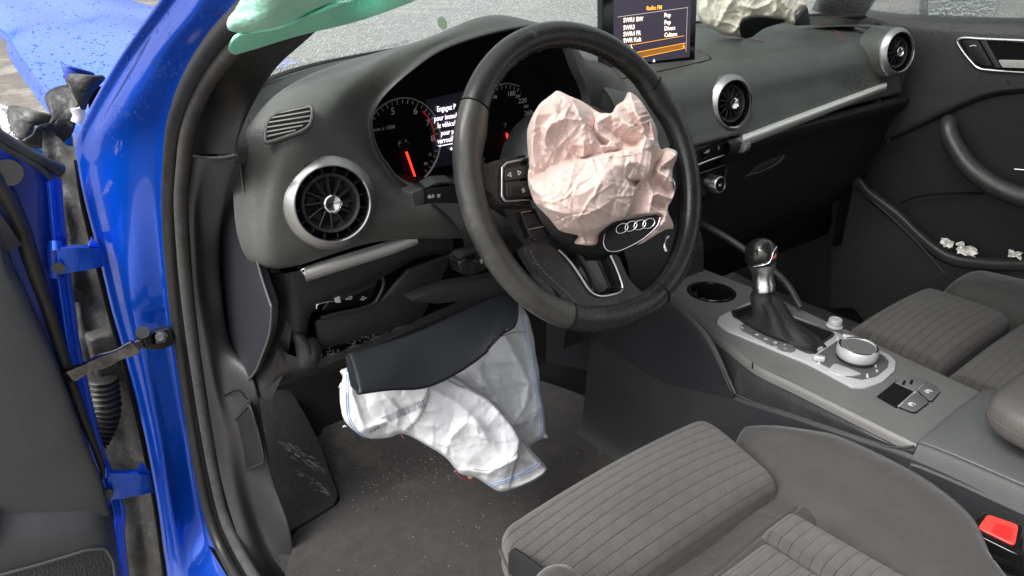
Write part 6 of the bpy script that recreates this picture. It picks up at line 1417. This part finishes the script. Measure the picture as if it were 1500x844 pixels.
FZ = .022
mato = [(468, 640), (476, 660), (494, 715), (498, 730), (490, 740), (450, 765), (432, 780), (428, 800), (436, 905), (700, 980), (900, 760), (930, 632), (900, 600), (800, 560), (640, 520), (520, 560)]
mtp = [A(a, b, Z=FZ) for a, b in mato]
mto = prism('floor_mat', cr(mtp, 90, True), V3(0, 0, -.008), carpet_m, None, bw=.002)
tag(mto, 'dirty charcoal carpet floor mat strewn with crumbs', 'floor mat')
deb = thing('crumbs_and_splinters', 'pale crumbs and plastic splinters scattered on the driver floor mat', 'debris', A(650, 680, Z=FZ))
def crumbs(name, pts, s0, s1, m, parent, z_fn, long=2.2):
    V, F = [], []
    for a, b in pts:
        p, n = z_fn(a, b)
        if p is None: continue
        u, v, _ = basis(n, (.3, .9, .1)); th = rs.random()*6.28; s = rs.uniform(s0, s1); l = rs.uniform(.6, long)
        e1, e2 = math.cos(th)*u+math.sin(th)*v, -math.sin(th)*u+math.cos(th)*v; i0 = len(V)
        for h_ in (0, .5):
            V += [p+n*s*h_-e1*s*l-e2*s*.4, p+n*s*h_+e1*s*l*rs.uniform(.5, 1)-e2*s*.3, p+n*s*(h_+.2)+e1*s*l*.7+e2*s*.5, p+n*s*h_-e1*s*l*.6+e2*s*.4]
        F += [(i0+4, i0+5, i0+6, i0+7), (i0, i0+1, i0+5, i0+4), (i0+1, i0+2, i0+6, i0+5), (i0+2, i0+3, i0+7, i0+6), (i0+3, i0, i0+4, i0+7)]
    return from_py(name, V, F, m, parent, smooth=0, kind='stuff')
fl_ = lambda a, b: (A(a, b, Z=FZ+.001), V3(0, 0, 1))
crumb_m = mat('straw_crumb', (.26, .21, .14), .8, vary=.5, vscale=80)
pts = [(rs.gauss(570, 40), rs.gauss(700, 22)) for _ in range(110)]+[(rs.uniform(480, 760), rs.uniform(640, 840)) for _ in range(120)]+[(rs.gauss(640, 26), rs.gauss(690, 16)) for _ in range(60)]+[(rs.uniform(780, 920), rs.uniform(600, 720)) for _ in range(14)]
crumbs('straw_crumbs', pts, .0003, .0014, crumb_m, deb, fl_)
crumbs('dark_crumbs', [(rs.uniform(440, 900), rs.uniform(600, 840)) for _ in range(18)], .0006, .002, black_m, deb, fl_, 1.4)
# grit on the seat
gw = thing('seat_grit', 'white grit caught in the driver seat cushion seam', 'debris', A(1100, 740, Z=.23))
SC = bvh([o for o in bpy.data.objects if o.name == 'seat_channel'][0])
crumbs('white_grit', [(1145-150*l+rs.gauss(0, 2), 716+104*l+rs.gauss(0, 1.6)) for l in [rs.random() for _ in range(80)]], .0003, .0011, mat('white_grit_m', (.6, .6, .58), .6), gw, lambda a, b: hit(SC, a, b, .0003), 1.2)
# torn foam chips on broken dash ledge
tag(crumbs('broken_plastic_chips', [(470+100*l+rs.gauss(0, 5), 520-30*l+rs.gauss(0, 4)) for l in [rs.random() for _ in range(60)]], .0005, .0022, mat('chip_grey', (.06, .06, .06), .5), None, lambda a, b: (A(a, b, Y=.165), V3(0, -.7, .7))), 'broken grey plastic chips along the torn lower dash edge', 'debris')

# plain kind names; repeats take Blender's own suffix
RENAME = dict(rim_top='rim', rim_left='rim', rim_bottom='rim', rim_right='rim', left_spoke='spoke', right_spoke='spoke', lower_spoke='spoke', rear_panel='cloth_panel', front_panel='cloth_panel',
    upper_pillar_trim='pillar_trim', passenger_pillar_trim='pillar_trim', outer_door_seal='door_seal', inner_door_seal='door_seal', passenger_dash='dash_panel', upper_door_panel='door_panel', lower_door_panel='door_panel',
    lower_dash_crossbar='dash_crossbar', lower_stalk='column_stalk', indicator_stalk='column_stalk', upper_trim_piece='trim_piece', lower_door_trim='door_trim', right_frame_glimpse='switch_frame',
    front_side_trim='side_trim', console_rear_top='armrest_base', rear_wall='seat_wall', broken_lower_edge='broken_edge', passenger_carpet='footwell_carpet', column_lower_cover='column_cover',
    driver_seat='bucket_seat', passenger_seat='bucket_seat', driver_airbag='airbag', knee_airbag='airbag', passenger_airbag='airbag', side_curtain_airbag='airbag', 
    auto_hold_button_gap='button_gap', parking_brake_button_gap='button_gap')
for o in list(bpy.data.objects):
    b_ = o.name.split('.')[0]
    if b_ in RENAME: o.name = RENAME[b_]
for o in bpy.data.objects:
    if o.parent is None and o.name.startswith('bucket_seat'): o['group'] = 'front seats of the car'
    if o.parent is None and o.name.startswith('airbag'): o['group'] = 'deployed airbags'
    if o.parent is None and o.name.startswith('red_thread'): o['group'] = 'red threads on the dash top'
    if o.parent is None and o.name.startswith('column_stalk'): o['group'] = 'steering column stalks'
